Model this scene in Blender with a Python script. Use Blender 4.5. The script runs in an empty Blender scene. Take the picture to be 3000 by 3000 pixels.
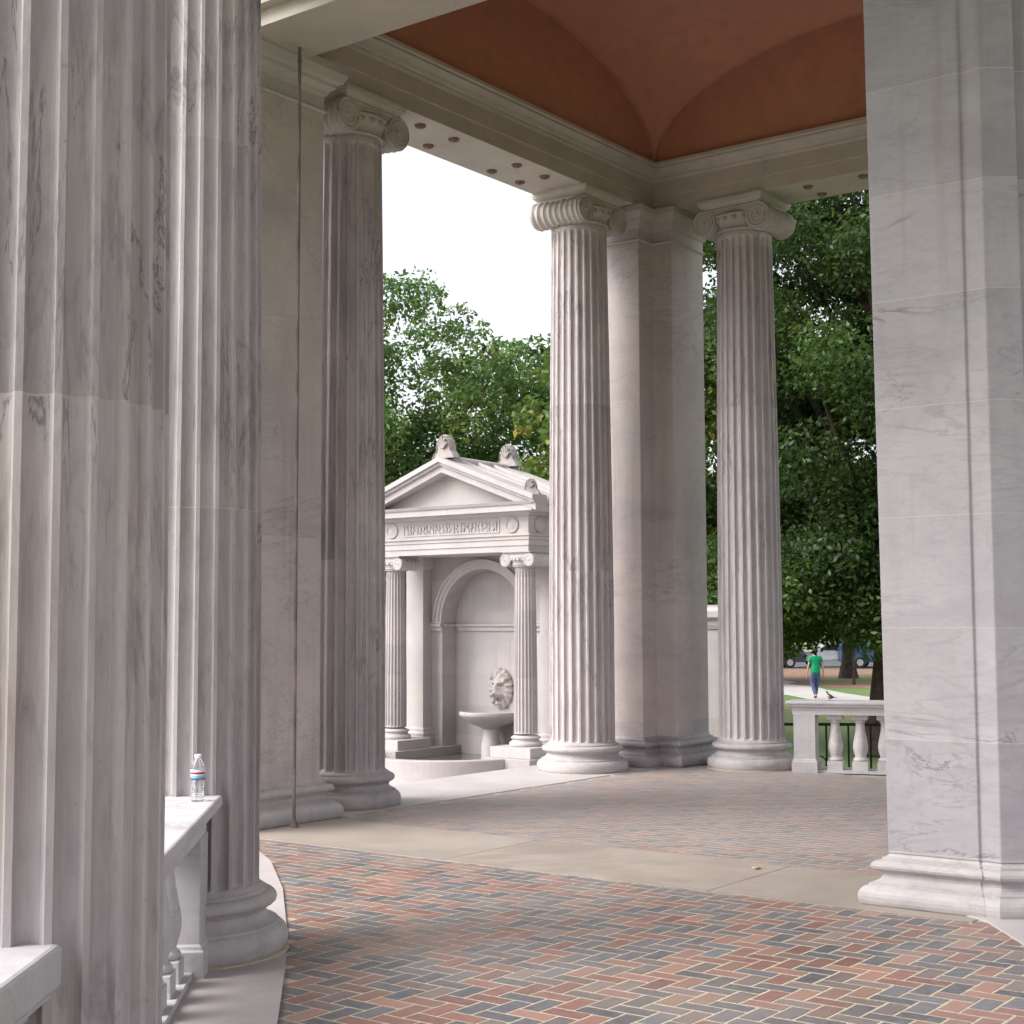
import bpy, bmesh, math, random
import numpy as np
from mathutils import Vector, Matrix
R = math.radians
C = bpy.context.scene.collection
scene = bpy.context.scene

# ------------------------------------------------------------ camera, sky, sun
cam_d = bpy.data.cameras.new('camera')
cam = bpy.data.objects.new('camera', cam_d); C.objects.link(cam)
cam_d.sensor_width = 36.0; cam_d.lens = 52.07
cam_d.clip_start = 0.05; cam_d.clip_end = 3000
cam.matrix_world = (Matrix.Translation((0, 0, 1.6)) @ Matrix.Rotation(R(94.311), 4, 'X')
                    @ Matrix.Rotation(R(-0.198), 4, 'Z'))
scene.camera = cam

SUN_EL, SUN_AZ = R(43), R(-108)      # azimuth clockwise from +Y
world = bpy.data.worlds.new('World'); scene.world = world; world.use_nodes = True
nt = world.node_tree; nt.nodes.clear()
sky = nt.nodes.new('ShaderNodeTexSky'); sky.sky_type = 'NISHITA'; sky.sun_disc = False
sky.sun_elevation = SUN_EL; sky.sun_rotation = SUN_AZ
sky.air_density = 1.0; sky.dust_density = 4.0; sky.ozone_density = 1.0
hs = nt.nodes.new('ShaderNodeHueSaturation'); hs.inputs['Saturation'].default_value = 0.22; hs.inputs['Value'].default_value = 1.2
bgn = nt.nodes.new('ShaderNodeBackground'); bgn.inputs['Strength'].default_value = 0.15
wo = nt.nodes.new('ShaderNodeOutputWorld')
nt.links.new(sky.outputs[0], hs.inputs['Color']); nt.links.new(hs.outputs[0], bgn.inputs['Color'])
nt.links.new(bgn.outputs[0], wo.inputs['Surface'])
sl = bpy.data.lights.new('sun', 'SUN'); sl.energy = 1.2; sl.angle = R(38); sl.color = (1, 0.96, 0.9)
so = bpy.data.objects.new('sun', sl); C.objects.link(so)
sd = Vector((math.sin(SUN_AZ) * math.cos(SUN_EL), math.cos(SUN_AZ) * math.cos(SUN_EL), math.sin(SUN_EL)))
so.rotation_euler = sd.to_track_quat('Z', 'Y').to_euler(); so.location = (-20, 10, 40)
scene.view_settings.view_transform = 'Standard'; scene.view_settings.look = 'None'
scene.view_settings.exposure = 0.95; scene.view_settings.gamma = 1
scene.cycles.max_bounces = 10; scene.cycles.diffuse_bounces = 7; scene.cycles.transparent_max_bounces = 12

# ------------------------------------------------------------ frames
TH = R(36.802); OX, OY = 1.5709, 17.3954
AX = (math.sin(TH), math.cos(TH)); BX = (math.cos(TH), -math.sin(TH))
def W(p, q, z=0.0):
    return (OX + p * AX[0] + q * BX[0], OY + p * AX[1] + q * BX[1], z)

# ------------------------------------------------------------ mesh helpers
class MB:
    def __init__(s): s.v = []; s.f = []; s.sm = []
    def add(s, vs, fs, smooth=False):
        n = len(s.v); s.v += [tuple(map(float, a)) for a in vs]
        s.f += [tuple(i + n for i in f) for f in fs]; s.sm += [smooth] * len(fs)
    def box(s, x0, x1, y0, y1, z0, z1, M=None, b=0.0):
        vs = [(x, y, z) for z in (z0, z1) for x, y in ((x0, y0), (x1, y0), (x1, y1), (x0, y1))]
        fs = [(3, 2, 1, 0), (4, 5, 6, 7), (0, 1, 5, 4), (1, 2, 6, 5), (2, 3, 7, 6), (3, 0, 4, 7)]
        if M: vs = [M @ Vector(v) for v in vs]
        s.add(vs, fs)
    def loft(s, rings, cap=True, smooth=True, closed=True):
        n = len(rings[0]); vs = [v for r in rings for v in r]; fs = []
        for i in range(len(rings) - 1):
            for j in range(n if closed else n - 1):
                k = (j + 1) % n
                fs.append((i * n + j, i * n + k, (i + 1) * n + k, (i + 1) * n + j))
        s.add(vs, fs, smooth)
        if cap and closed:
            s.add(rings[0], [tuple(reversed(range(n)))]); s.add(rings[-1], [tuple(range(n))])
    def lathe(s, prof, n=48, c=(0, 0), smooth=True, cap=True, M=None):
        rings = []
        for r, z in prof:
            ring = [Vector((c[0] + r * math.cos(2 * math.pi * k / n), c[1] + r * math.sin(2 * math.pi * k / n), z)) for k in range(n)]
            rings.append([M @ v for v in ring] if M else ring)
        s.loft(rings, cap, smooth)
    def tube(s, pts, rad, n=8, smooth=True):
        pts = [Vector(p) for p in pts]; m = len(pts)
        if not hasattr(rad, '__len__'): rad = [rad] * m
        rings = []
        ref = Vector((0, 0, 1))
        for i, p in enumerate(pts):
            t = (pts[min(i + 1, m - 1)] - pts[max(i - 1, 0)]).normalized()
            u = t.cross(ref)
            if u.length < 0.05: u = t.cross(Vector((1, 0, 0)))
            u.normalize(); w = u.cross(t)
            rings.append([p + (u * math.cos(2 * math.pi * k / n) + w * math.sin(2 * math.pi * k / n)) * rad[i] for k in range(n)])
        s.loft(rings, True, smooth)
    def prism(s, poly, z0, z1):
        s.loft([[(x, y, z0) for x, y in poly], [(x, y, z1) for x, y in poly]], True, False)
    def build(s, name, mat, parent=None, bevel=0.0, sharp=None):
        me = bpy.data.meshes.new(name); me.from_pydata(s.v, [], s.f)
        me.polygons.foreach_set('use_smooth', s.sm)
        bm = bmesh.new(); bm.from_mesh(me)
        bmesh.ops.recalc_face_normals(bm, faces=bm.faces)
        if any(s.sm):
            for e in bm.edges:
                if len(e.link_faces) == 2 and e.calc_face_angle(0) > R(38): e.smooth = False
        bm.to_mesh(me); bm.free()
        me.update()
        o = bpy.data.objects.new(name, me); C.objects.link(o)
        if mat: me.materials.append(mat)
        if parent: o.parent = parent
        if bevel:
            m = o.modifiers.new('bevel', 'BEVEL'); m.width = bevel; m.segments = 2; m.limit_method = 'ANGLE'; m.angle_limit = R(40)
        return o

def tag(o, label=None, cat=None, group=None, kind=None):
    if label: o['label'] = label
    if cat: o['category'] = cat
    if group: o['group'] = group
    if kind: o['kind'] = kind
    return o
def thing(name, loc, rz, label, cat, group=None):
    o = bpy.data.objects.new(name, None); C.objects.link(o); o.location = loc; o.rotation_euler = (0, 0, rz)
    o.empty_display_size = 0.3
    return tag(o, label, cat, group)

def offset_poly(poly, d):
    n = len(poly); out = []
    area = sum(poly[i][0] * poly[(i + 1) % n][1] - poly[(i + 1) % n][0] * poly[i][1] for i in range(n))
    sg = 1 if area > 0 else -1
    for i in range(n):
        a, b, c = Vector(poly[i - 1]), Vector(poly[i]), Vector(poly[(i + 1) % n])
        e1 = (b - a).normalized(); e2 = (c - b).normalized()
        n1 = Vector((e1.y, -e1.x)) * sg; n2 = Vector((e2.y, -e2.x)) * sg
        k = max(0.35, 1 + n1.dot(n2))
        out.append(tuple(b + (n1 + n2) * (d / k)))
    return out
def molded(mb, poly, prof, smooth=False, cap=True):
    mb.loft([[(x, y, z) for x, y in offset_poly(poly, o)] for o, z in prof], cap, smooth)

# ------------------------------------------------------------ materials
def newmat(name):
    m = bpy.data.materials.new(name); m.use_nodes = True; t = m.node_tree
    return m, t, t.nodes['Principled BSDF']
def N(t, ty, **kw):
    n = t.nodes.new(ty)
    for k, v in kw.items(): setattr(n, k, v)
    return n
def math_(t, op, a, b=None, c=None):
    n = t.nodes.new('ShaderNodeMath'); n.operation = op
    for i, x in enumerate((a, b, c)):
        if x is None: continue
        if isinstance(x, (int, float)): n.inputs[i].default_value = x
        else: t.links.new(x, n.inputs[i])
    return n.outputs[0]
def mixc(t, fac, a, b, mode='MIX'):
    n = t.nodes.new('ShaderNodeMix'); n.data_type = 'RGBA'; n.blend_type = mode
    for k, x in ((0, fac), (6, a), (7, b)):
        if isinstance(x, (int, float)): n.inputs[k].default_value = x
        elif isinstance(x, tuple): n.inputs[k].default_value = x + (1,) if len(x) == 3 else x
        else: t.links.new(x, n.inputs[k])
    return n.outputs[2]
def noise(t, vec, scale, detail=5, rough=0.55, dist=0.0):
    n = t.nodes.new('ShaderNodeTexNoise'); n.inputs['Scale'].default_value = scale
    n.inputs['Detail'].default_value = detail; n.inputs['Roughness'].default_value = rough
    n.inputs['Distortion'].default_value = dist
    if vec is not None: t.links.new(vec, n.inputs['Vector'])
    return n.outputs['Fac']
def mapping(t, vec, scale=(1, 1, 1), rot=(0, 0, 0), loc=(0, 0, 0)):
    n = t.nodes.new('ShaderNodeMapping'); n.inputs['Scale'].default_value = scale
    n.inputs['Rotation'].default_value = rot; n.inputs['Location'].default_value = loc
    t.links.new(vec, n.inputs['Vector']); return n.outputs[0]
def ramp(t, fac, stops):
    n = t.nodes.new('ShaderNodeValToRGB'); e = n.color_ramp.elements
    while len(e) < len(stops): e.new(0.5)
    for i, (p, c) in enumerate(stops):
        e[i].position = p; e[i].color = (c, c, c, 1) if isinstance(c, (int, float)) else c + (1,)
    t.links.new(fac, n.inputs[0]); return n.outputs[0]
def maprange(t, v, a, b, c=0.0, d=1.0):
    n = t.nodes.new('ShaderNodeMapRange'); n.clamp = True
    for i, x in enumerate((a, b, c, d)): n.inputs[i + 1].default_value = x
    t.links.new(v, n.inputs[0]); return n.outputs[0]
def bump(t, bs, h, strength=0.2, dist=0.01):
    n = t.nodes.new('ShaderNodeBump'); n.inputs['Strength'].default_value = strength
    n.inputs['Distance'].default_value = dist
    t.links.new(h, n.inputs['Height']); t.links.new(n.outputs[0], bs.inputs['Normal'])

def marble(name, base=(0.50, 0.465, 0.455), course=0.635, z0=0.30, tone=0.16, joint=(0.52, 0.48, 0.41), jw=0.004,
           vein=0.45, stain=0.25, rot=(0.5, 0.3, 0.2), vsc=(0.7, 0.7, 1.9), vw=0.028, grey=(0.27, 0.25, 0.27), brown=(0.24, 0.18, 0.13)):
    m, t, bs = newmat(name)
    g = N(t, 'ShaderNodeNewGeometry').outputs['Position']
    oi = N(t, 'ShaderNodeObjectInfo').outputs['Random']
    sep = N(t, 'ShaderNodeSeparateXYZ'); t.links.new(g, sep.inputs[0]); z = sep.outputs[2]
    k = math_(t, 'DIVIDE', math_(t, 'SUBTRACT', z, z0), course)
    idx = math_(t, 'FLOOR', k); fr = math_(t, 'FRACT', k)
    wn = N(t, 'ShaderNodeTexWhiteNoise'); wn.noise_dimensions = '2D'
    cv = N(t, 'ShaderNodeCombineXYZ'); t.links.new(idx, cv.inputs[0]); t.links.new(math_(t, 'MULTIPLY', oi, 57.3), cv.inputs[1])
    t.links.new(cv.outputs[0], wn.inputs['Vector'])
    # per block shift of the grain
    off = N(t, 'ShaderNodeVectorMath'); off.operation = 'MULTIPLY_ADD'
    t.links.new(wn.outputs['Color'], off.inputs[0]); off.inputs[1].default_value = (9, 9, 9); t.links.new(g, off.inputs[2])
    gp = off.outputs[0]
    mott = noise(t, gp, 1.6, 6, 0.6, 0.4)
    c = mixc(t, maprange(t, mott, 0.32, 0.7), base, tuple(b * f for b, f in zip(base, (0.80, 0.80, 0.84))))
    warm = noise(t, gp, 0.7, 3)
    c = mixc(t, maprange(t, warm, 0.45, 0.7, 0, 0.35), c, tuple(b * f for b, f in zip(base, (0.98, 0.91, 0.84))))
    vv = noise(t, mapping(t, gp, vsc, rot), 1.3, 8, 0.6, 1.3)
    vm = maprange(t, math_(t, 'ABSOLUTE', math_(t, 'SUBTRACT', vv, 0.5)), 0.0, vw, 1.0, 0.0)
    vmod = maprange(t, noise(t, gp, 1.1, 2), 0.42, 0.68)
    c = mixc(t, math_(t, 'MULTIPLY', math_(t, 'MULTIPLY', vm, vmod), vein), c, grey)
    v3 = noise(t, mapping(t, gp, tuple(k_ * 0.9 for k_ in vsc), (rot[0] + 0.25, rot[1] - 0.15, rot[2])), 0.9, 9, 0.62, 0.9)
    m3 = maprange(t, math_(t, 'ABSOLUTE', math_(t, 'SUBTRACT', v3, 0.53)), 0.0, 0.007, 1.0, 0.0)
    c = mixc(t, math_(t, 'MULTIPLY', math_(t, 'MULTIPLY', m3, maprange(t, noise(t, gp, 0.9, 2), 0.5, 0.6)), min(1.0, vein * 1.1)), c, tuple(g_ * 0.6 for g_ in grey))
    vb = noise(t, mapping(t, gp, tuple(k_ * 0.75 for k_ in vsc), rot), 1.1, 4, 0.5, 1.0)
    c = mixc(t, math_(t, 'MULTIPLY', maprange(t, vb, 0.56, 0.72), vein * 0.75), c, grey)
    fine = noise(t, mapping(t, gp, tuple(k_ * 2.0 for k_ in vsc), rot), 6.0, 8, 0.68, 0.8)
    c = mixc(t, maprange(t, fine, 0.48, 0.7, 0, vein * 0.5), c, grey)
    st = noise(t, mapping(t, g, (9, 9, 0.35)), 1.0, 4, 0.6)
    st2 = noise(t, g, 0.55, 3)
    sm = math_(t, 'MULTIPLY', maprange(t, st, 0.5, 0.72), maprange(t, st2, 0.40, 0.62))
    c = mixc(t, math_(t, 'MULTIPLY', sm, stain), c, brown)
    br = maprange(t, wn.outputs['Value'], 0, 1, 1 - tone, 1 + tone * 0.6)
    hsv = N(t, 'ShaderNodeHueSaturation'); t.links.new(c, hsv.inputs['Color']); t.links.new(br, hsv.inputs['Value'])
    c = hsv.outputs[0]
    spk = noise(t, g, 38, 2)
    c = mixc(t, maprange(t, spk, 0.70, 0.78, 0, 0.35), c, (0.17, 0.15, 0.15))
    if jw:
        jm = math_(t, 'LESS_THAN', math_(t, 'MULTIPLY', fr, course), jw)
        c = mixc(t, math_(t, 'MULTIPLY', jm, 0.75), c, joint)
    t.links.new(c, bs.inputs['Base Color'])
    bs.inputs['Roughness'].default_value = 0.62; bs.inputs['Specular IOR Level'].default_value = 0.3
    b = math_(t, 'ADD', noise(t, g, 45, 4), math_(t, 'MULTIPLY', noise(t, g, 7, 3), 1.5))
    bump(t, bs, b, 0.22, 0.006)
    return m

M_col = marble('shaft marble', course=1.83, z0=0.33, vein=0.72, stain=0.6, vw=0.03, grey=(0.21, 0.185, 0.21), jw=0.006, tone=0.11, rot=(0.18, 0.14, 0.2), vsc=(2.3, 2.3, 0.42), base=(0.545, 0.505, 0.515))
M_pier = marble('pier marble', course=0.635, z0=0.297, vein=0.75, stain=0.35, tone=0.14, vw=0.022, base=(0.425, 0.405, 0.425))
M_pierw = marble('warm pier marble', course=1.83, z0=0.49, vein=0.4, stain=0.35, tone=0.06, base=(0.57, 0.505, 0.49), joint=(0.36, 0.31, 0.28), jw=0.003)
M_cap = marble('carved marble', course=50, z0=-20, jw=0, vein=0.2, stain=0.25, tone=0.06, base=(0.50, 0.46, 0.445))
M_ent = marble('entablature marble', course=50, z0=-20, jw=0, vein=0.25, stain=0.2, tone=0.05, base=(0.46, 0.41, 0.37))
M_base = marble('worn base marble', course=50, z0=-20, jw=0, vein=0.6, stain=0.5, tone=0.05, base=(0.50, 0.47, 0.47))
M_rail = marble('balustrade marble', course=50, z0=-20, jw=0, vein=0.35, stain=0.3, tone=0.08, base=(0.58, 0.56, 0.57))
M_white = marble('pale marble', course=0.42, z0=0.08, jw=0.003, vein=0.2, stain=0.32, tone=0.10, base=(0.445, 0.415, 0.415), joint=(0.45, 0.41, 0.38))
M_whitecap = marble('pale carved marble', course=50, z0=-20, jw=0, vein=0.15, stain=0.28, tone=0.03, base=(0.47, 0.44, 0.44))
M_stone = marble('paving stone', course=50, z0=-20, jw=0, vein=0.25, stain=0.0, tone=0.05, base=(0.47, 0.43, 0.425))
M_plaza = marble('plaza stone', course=50, z0=-20, jw=0, vein=0.1, stain=0.0, tone=0.05, base=(0.50, 0.465, 0.455))

def plain(name, col, rough=0.6, metal=0.0, nscale=0, var=0.15, spec=0.4):
    m, t, bs = newmat(name)
    bs.inputs['Roughness'].default_value = rough; bs.inputs['Metallic'].default_value = metal
    bs.inputs['Specular IOR Level'].default_value = spec
    g = N(t, 'ShaderNodeNewGeometry').outputs['Position']
    f = noise(t, g, nscale or 8, 4)
    c = mixc(t, maprange(t, f, 0.3, 0.7), tuple(x * (1 - var) for x in col), tuple(min(1, x * (1 + var)) for x in col))
    t.links.new(c, bs.inputs['Base Color'])
    return m
def concrete():
    m, t, bs = newmat('concrete')
    g = N(t, 'ShaderNodeNewGeometry').outputs['Position']
    c = mixc(t, maprange(t, noise(t, g, 1.3, 5), 0.35, 0.65), (0.37, 0.32, 0.28), (0.30, 0.255, 0.225))
    c = mixc(t, maprange(t, noise(t, g, 140, 2), 0.55, 0.75, 0, 0.5), c, (0.2, 0.17, 0.15))
    c = mixc(t, maprange(t, noise(t, mapping(t, g, (1, 1, 1)), 0.7, 4, 0.6, 0.8), 0.52, 0.64, 0, 0.6), c, (0.20, 0.165, 0.145))
    t.links.new(c, bs.inputs['Base Color']); bs.inputs['Roughness'].default_value = 0.6
    bump(t, bs, noise(t, g, 90, 4), 0.2, 0.004); return m
M_conc = concrete()
def vaultmat():
    m, t, bs = newmat('terracotta plaster')
    g = N(t, 'ShaderNodeNewGeometry').outputs['Position']
    c = mixc(t, maprange(t, noise(t, g, 0.8, 4), 0.3, 0.7), (0.47, 0.215, 0.14), (0.41, 0.185, 0.12))
    c = mixc(t, maprange(t, noise(t, g, 5, 6, 0.7), 0.45, 0.7, 0, 0.45), c, (0.30, 0.13, 0.085))
    t.links.new(c, bs.inputs['Base Color']); bs.inputs['Roughness'].default_value = 0.85
    bump(t, bs, noise(t, g, 80, 3), 0.25, 0.004); return m
M_vault = vaultmat()
def brickmat():
    m, t, bs = newmat('paver brick')
    a = N(t, 'ShaderNodeAttribute'); a.attribute_name = 'tint'
    g = N(t, 'ShaderNodeNewGeometry').outputs['Position']
    c = mixc(t, maprange(t, noise(t, g, 22, 5, 0.65), 0.3, 0.75, 0, 0.45), a.outputs['Color'], (0.30, 0.25, 0.23))
    c = mixc(t, maprange(t, noise(t, g, 0.9, 5, 0.6), 0.46, 0.64, 0, 0.38), c, (0.27, 0.235, 0.215))   # trodden dust
    dp = N(t, 'ShaderNodeVectorMath'); dp.operation = 'DOT_PRODUCT'; t.links.new(g, dp.inputs[0]); dp.inputs[1].default_value = (AX[0], AX[1], 0)
    pp = math_(t, 'ADD', math_(t, 'SUBTRACT', dp.outputs['Value'], OX * AX[0] + OY * AX[1]), math_(t, 'MULTIPLY', math_(t, 'SUBTRACT', noise(t, g, 1.5, 3), 0.5), 1.5))
    c = mixc(t, maprange(t, pp, -7.6, -4.8, 0.0, 0.5), c, (0.41, 0.365, 0.36))
    c = mixc(t, maprange(t, noise(t, g, 260, 2), 0.62, 0.75, 0, 0.5), c, (0.07, 0.06, 0.06))
    t.links.new(c, bs.inputs['Base Color'])
    r = maprange(t, noise(t, g, 1.1, 3), 0.35, 0.65, 0.42, 0.62); t.links.new(r, bs.inputs['Roughness'])
    bump(t, bs, noise(t, g, 120, 4), 0.3, 0.003); return m
M_brick = brickmat()
M_mortar = plain('mortar', (0.46, 0.405, 0.31), 0.9, nscale=30, var=0.2)
M_dark = plain('dark joint', (0.055, 0.035, 0.035), 0.8, nscale=10, var=0.5)
M_iron = plain('black iron', (0.012, 0.012, 0.014), 0.45)
M_bronze = plain('aged bronze', (0.19, 0.125, 0.105), 0.5, nscale=30, var=0.4)
def grassmat():
    m, t, bs = newmat('lawn')
    g = N(t, 'ShaderNodeNewGeometry').outputs['Position']
    c = mixc(t, maprange(t, noise(t, g, 0.12, 4), 0.4, 0.62), (0.075, 0.145, 0.035), (0.20, 0.20, 0.07))
    c = mixc(t, maprange(t, noise(t, g, 2.2, 5, 0.7), 0.4, 0.65, 0, 0.7), c, (0.11, 0.17, 0.04))
    c = mixc(t, maprange(t, noise(t, g, 9, 3, 0.7), 0.62, 0.72, 0, 0.8), c, (0.30, 0.27, 0.09))
    t.links.new(c, bs.inputs['Base Color']); bs.inputs['Roughness'].default_value = 0.9
    bump(t, bs, noise(t, g, 25, 4), 0.6, 0.04); return m
M_grass = grassmat()
M_mulch = plain('mulch', (0.22, 0.13, 0.085), 0.95, nscale=3, var=0.35)
M_path = plain('path concrete', (0.40, 0.38, 0.36), 0.8, nscale=1.5, var=0.08)
M_road = plain('road asphalt', (0.09, 0.09, 0.095), 0.8, nscale=2, var=0.1)
M_bark = plain('bark', (0.055, 0.04, 0.032), 0.95, nscale=6, var=0.5)
def leafmat(name, mult=1.0):
    m, t, bs = newmat(name)
    a = N(t, 'ShaderNodeAttribute'); a.attribute_name = 'tint'
    t.links.new(a.outputs['Color'], bs.inputs['Base Color']); bs.inputs['Roughness'].default_value = 0.5
    bs.inputs['Specular IOR Level'].default_value = 0.35
    tr = N(t, 'ShaderNodeBsdfTranslucent'); mx = N(t, 'ShaderNodeMixShader'); mx.inputs[0].default_value = 0.33
    c2 = mixc(t, 0.5, a.outputs['Color'], (0.17, 0.28, 0.05)); t.links.new(c2, tr.inputs['Color'])
    out = t.nodes['Material Output']
    t.links.new(bs.outputs[0], mx.inputs[1]); t.links.new(tr.outputs[0], mx.inputs[2]); t.links.new(mx.outputs[0], out.inputs['Surface'])
    return m
M_leaf = leafmat('leaves')

# ------------------------------------------------------------ ground and floors
def sheet(name, pts, z, mat, kind='structure', th=None):
    mb = MB()
    if th: mb.prism([tuple(p[:2]) for p in pts], z - th, z)
    else: mb.add([(p[0], p[1], z) for p in pts], [tuple(range(len(pts)))])
    o = mb.build(name, mat); tag(o, kind=kind); return o
sheet('ground', [(-1500, -1500), (1500, -1500), (1500, 1500), (-1500, 1500)], -1.05, M_grass)
def gp(u, y):      # a park ground point from an angle measured on the photograph
    Y = 2.65 * 2794 / (y - 1176.6); return ((u - 966) / 2794 * Y, Y)
sheet('path', [gp(1340, 1279), gp(1420, 1281), gp(1481, 1285), gp(1520, 1291), gp(1552, 1302), gp(1590, 1309), gp(1627, 1315), gp(1720, 1326), gp(1900, 1342),
               gp(2100, 1385), gp(1700, 1345), gp(1600, 1331), gp(1561, 1325), gp(1526, 1321), gp(1482, 1312), gp(1420, 1307), gp(1340, 1303)], -1.045, M_path)
sheet('mulch_bed', [gp(1340, 1263), gp(1600, 1264), gp(1700, 1266), gp(1660, 1275), gp(1570, 1277), gp(1520, 1289), gp(1481, 1284.3), gp(1420, 1280.5), gp(1340, 1278.5)], -1.04, M_mulch)
cx, cy = gp(1600, 1293)
sheet('mulch_ring', [(cx + 2.4 * math.cos(a) * (1 + 0.1 * math.sin(3 * a)), cy + 3.4 * math.sin(a) * (1 + 0.08 * math.cos(5 * a))) for a in [i * math.pi / 12 for i in range(24)]], -1.041, M_mulch)
sheet('road', [(-300, 86), (300, 84), (300, 100), (-300, 102)], -1.042, M_road)
sheet('sidewalk', [(-300, 102), (300, 100), (300, 104), (-300, 106)], -0.93, M_path, th=0.12)

# stepped terrace of the pavilion
plat = [W(-7.4, -0.75), W(0.75, -0.75), W(0.75, 7.0), W(-5.2, 7.0), (9.0, 8.0), (9.0, -8.0), (-2.2, -8.0), (-2.2, 3.0), (-2.6, 8.0), (-3.2, 11.0)]
sheet('platform', plat, -0.012, M_stone, th=1.03)
sheet('plaza', [W(-14, -0.752), W(4.5, -0.752), W(4.5, -9), W(-14, -9)], -0.30, M_plaza, th=0.75)

# herringbone brick paving, each brick a chamfered top face with its own tint
edgeL = [(-0.62, -8), (-0.60, -1.0), (-0.66, 2.6), (-0.77, 4.2), (-0.86, 5.2), (-0.95, 6.09), (-1.06, 7.02), (-1.19, 7.92), (-1.39, 9.08), (-1.63, 10.12), (-1.85, 10.75), (-2.15, 11.4)]
def xleft(Y):
    for (x0, y0), (x1, y1) in zip(edgeL, edgeL[1:]):
        if y0 <= Y <= y1: return x0 + (x1 - x0) * (Y - y0) / (y1 - y0)
    return -2.2
def bricks():
    rnd = random.Random(5); L = 0.1; g = 0.0062
    pal = [((0.33, 0.145, 0.115), 4), ((0.41, 0.215, 0.165), 3.0), ((0.30, 0.115, 0.095), 1.6), ((0.105, 0.12, 0.15), 5.6), ((0.155, 0.165, 0.195), 2.6), ((0.235, 0.185, 0.185), 3.2), ((0.28, 0.21, 0.19), 1.4)]
    pc = [c for c, w in pal]; pw = [w for c, w in pal]
    vs = []; fs = []; cols = []
    def put(p0, q0, dp, dq):
        zj = rnd.uniform(-0.0004, 0.0004); ax, ay = rnd.uniform(-.0015, .0015), rnd.uniform(-.0015, .0015)
        a = (p0 + g + ax, p0 + dp - g + ax); b = (q0 + g + ay, q0 + dq - g + ay); n = len(vs); ch = 0.0012
        for (i, j) in ((a[0], b[0]), (a[0], b[1]), (a[1], b[1]), (a[1], b[0])): vs.append(W(i, j, -0.006))
        for (i, j) in ((a[0] + ch, b[0] + ch), (a[0] + ch, b[1] - ch), (a[1] - ch, b[1] - ch), (a[1] - ch, b[0] + ch)): vs.append(W(i, j, zj))
        f = [(4, 5, 6, 7), (0, 1, 5, 4), (1, 2, 6, 5), (2, 3, 7, 6), (3, 0, 4, 7)]
        c = rnd.choices(pc, pw)[0]; k = rnd.uniform(0.5, 0.82)
        for ff in f: fs.append(tuple(n + t for t in ff)); cols.extend([(c[0] * k, c[1] * k, c[2] * k, 1)] * 4)
    for ip in range(-165, 3):
        for iq in range(-20, 125):
            m = (ip - iq) % 4
            if m not in (0, 3): continue
            p, q = ip * L, iq * L
            x, y, _ = W(p, q)
            room = -6.4 < p < -0.2 and 0.40 < q < 6.2
            hall = p < -6.6 and y > 2.0 and x > xleft(y) - 0.15 and x < 2.75
            if not (room or hall): continue
            if m == 0: put(p, q, 2 * L, L)
            else: put(p, q, L, 2 * L)
    me = bpy.data.meshes.new('brick_paving'); me.from_pydata(vs, [], fs)
    ca = me.color_attributes.new('tint', 'FLOAT_COLOR', 'CORNER')
    ca.data.foreach_set('color', np.array(cols, dtype=np.float32).ravel()); me.update()
    me.materials.append(M_brick)
    o = bpy.data.objects.new('brick_paving', me); C.objects.link(o); tag(o, kind='structure')
bricks()
sheet('mortar_bed', [W(-20, -1) if 0 else (-1.9, 11.3), W(-5, 0.3), W(-0.1, 0.3), W(-0.1, 6.3), W(-6.5, 6.4), (2.8, 8.0), (2.8, -7.5), (-0.9, -7.5), (-0.9, 2.6), (-1.2, 7.0)], -0.0016, M_mortar)
for q0, q1 in ((0.3, 2.66), (2.668, 4.70), (4.708, 6.3)):
    sheet('concrete_strip', [W(-7.02 + 0.01 * q0, q0), W(-5.86, q0), W(-5.85, q1), W(-7.02 + 0.01 * q1, q1)], 0.004, M_conc, th=0.008)
for p0, p1 in ((-5.85, -4.4), (-4.395, -3.02), (-3.015, -1.6), (-1.595, -0.2)):
    sheet('stone_border', [W(p0, -0.745), W(p1, -0.745), W(p1, 0.53), W(p0, 0.545)], 0.006, M_plaza, th=0.012)
sheet('stylobate', [(x, y) for x, y in edgeL] + [(-2.9, 11.6), (-2.55, 8.0), (-2.15, 3.0), (-2.15, -8)], 0.012, M_stone, th=0.02)
sheet('stylobate', [(2.53, -8), (2.53, 8.06), (2.42, 8.3), (3.2, 9.3), (6.0, 9.3), (6.0, -8)], 0.012, M_plaza, th=0.02)

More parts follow.
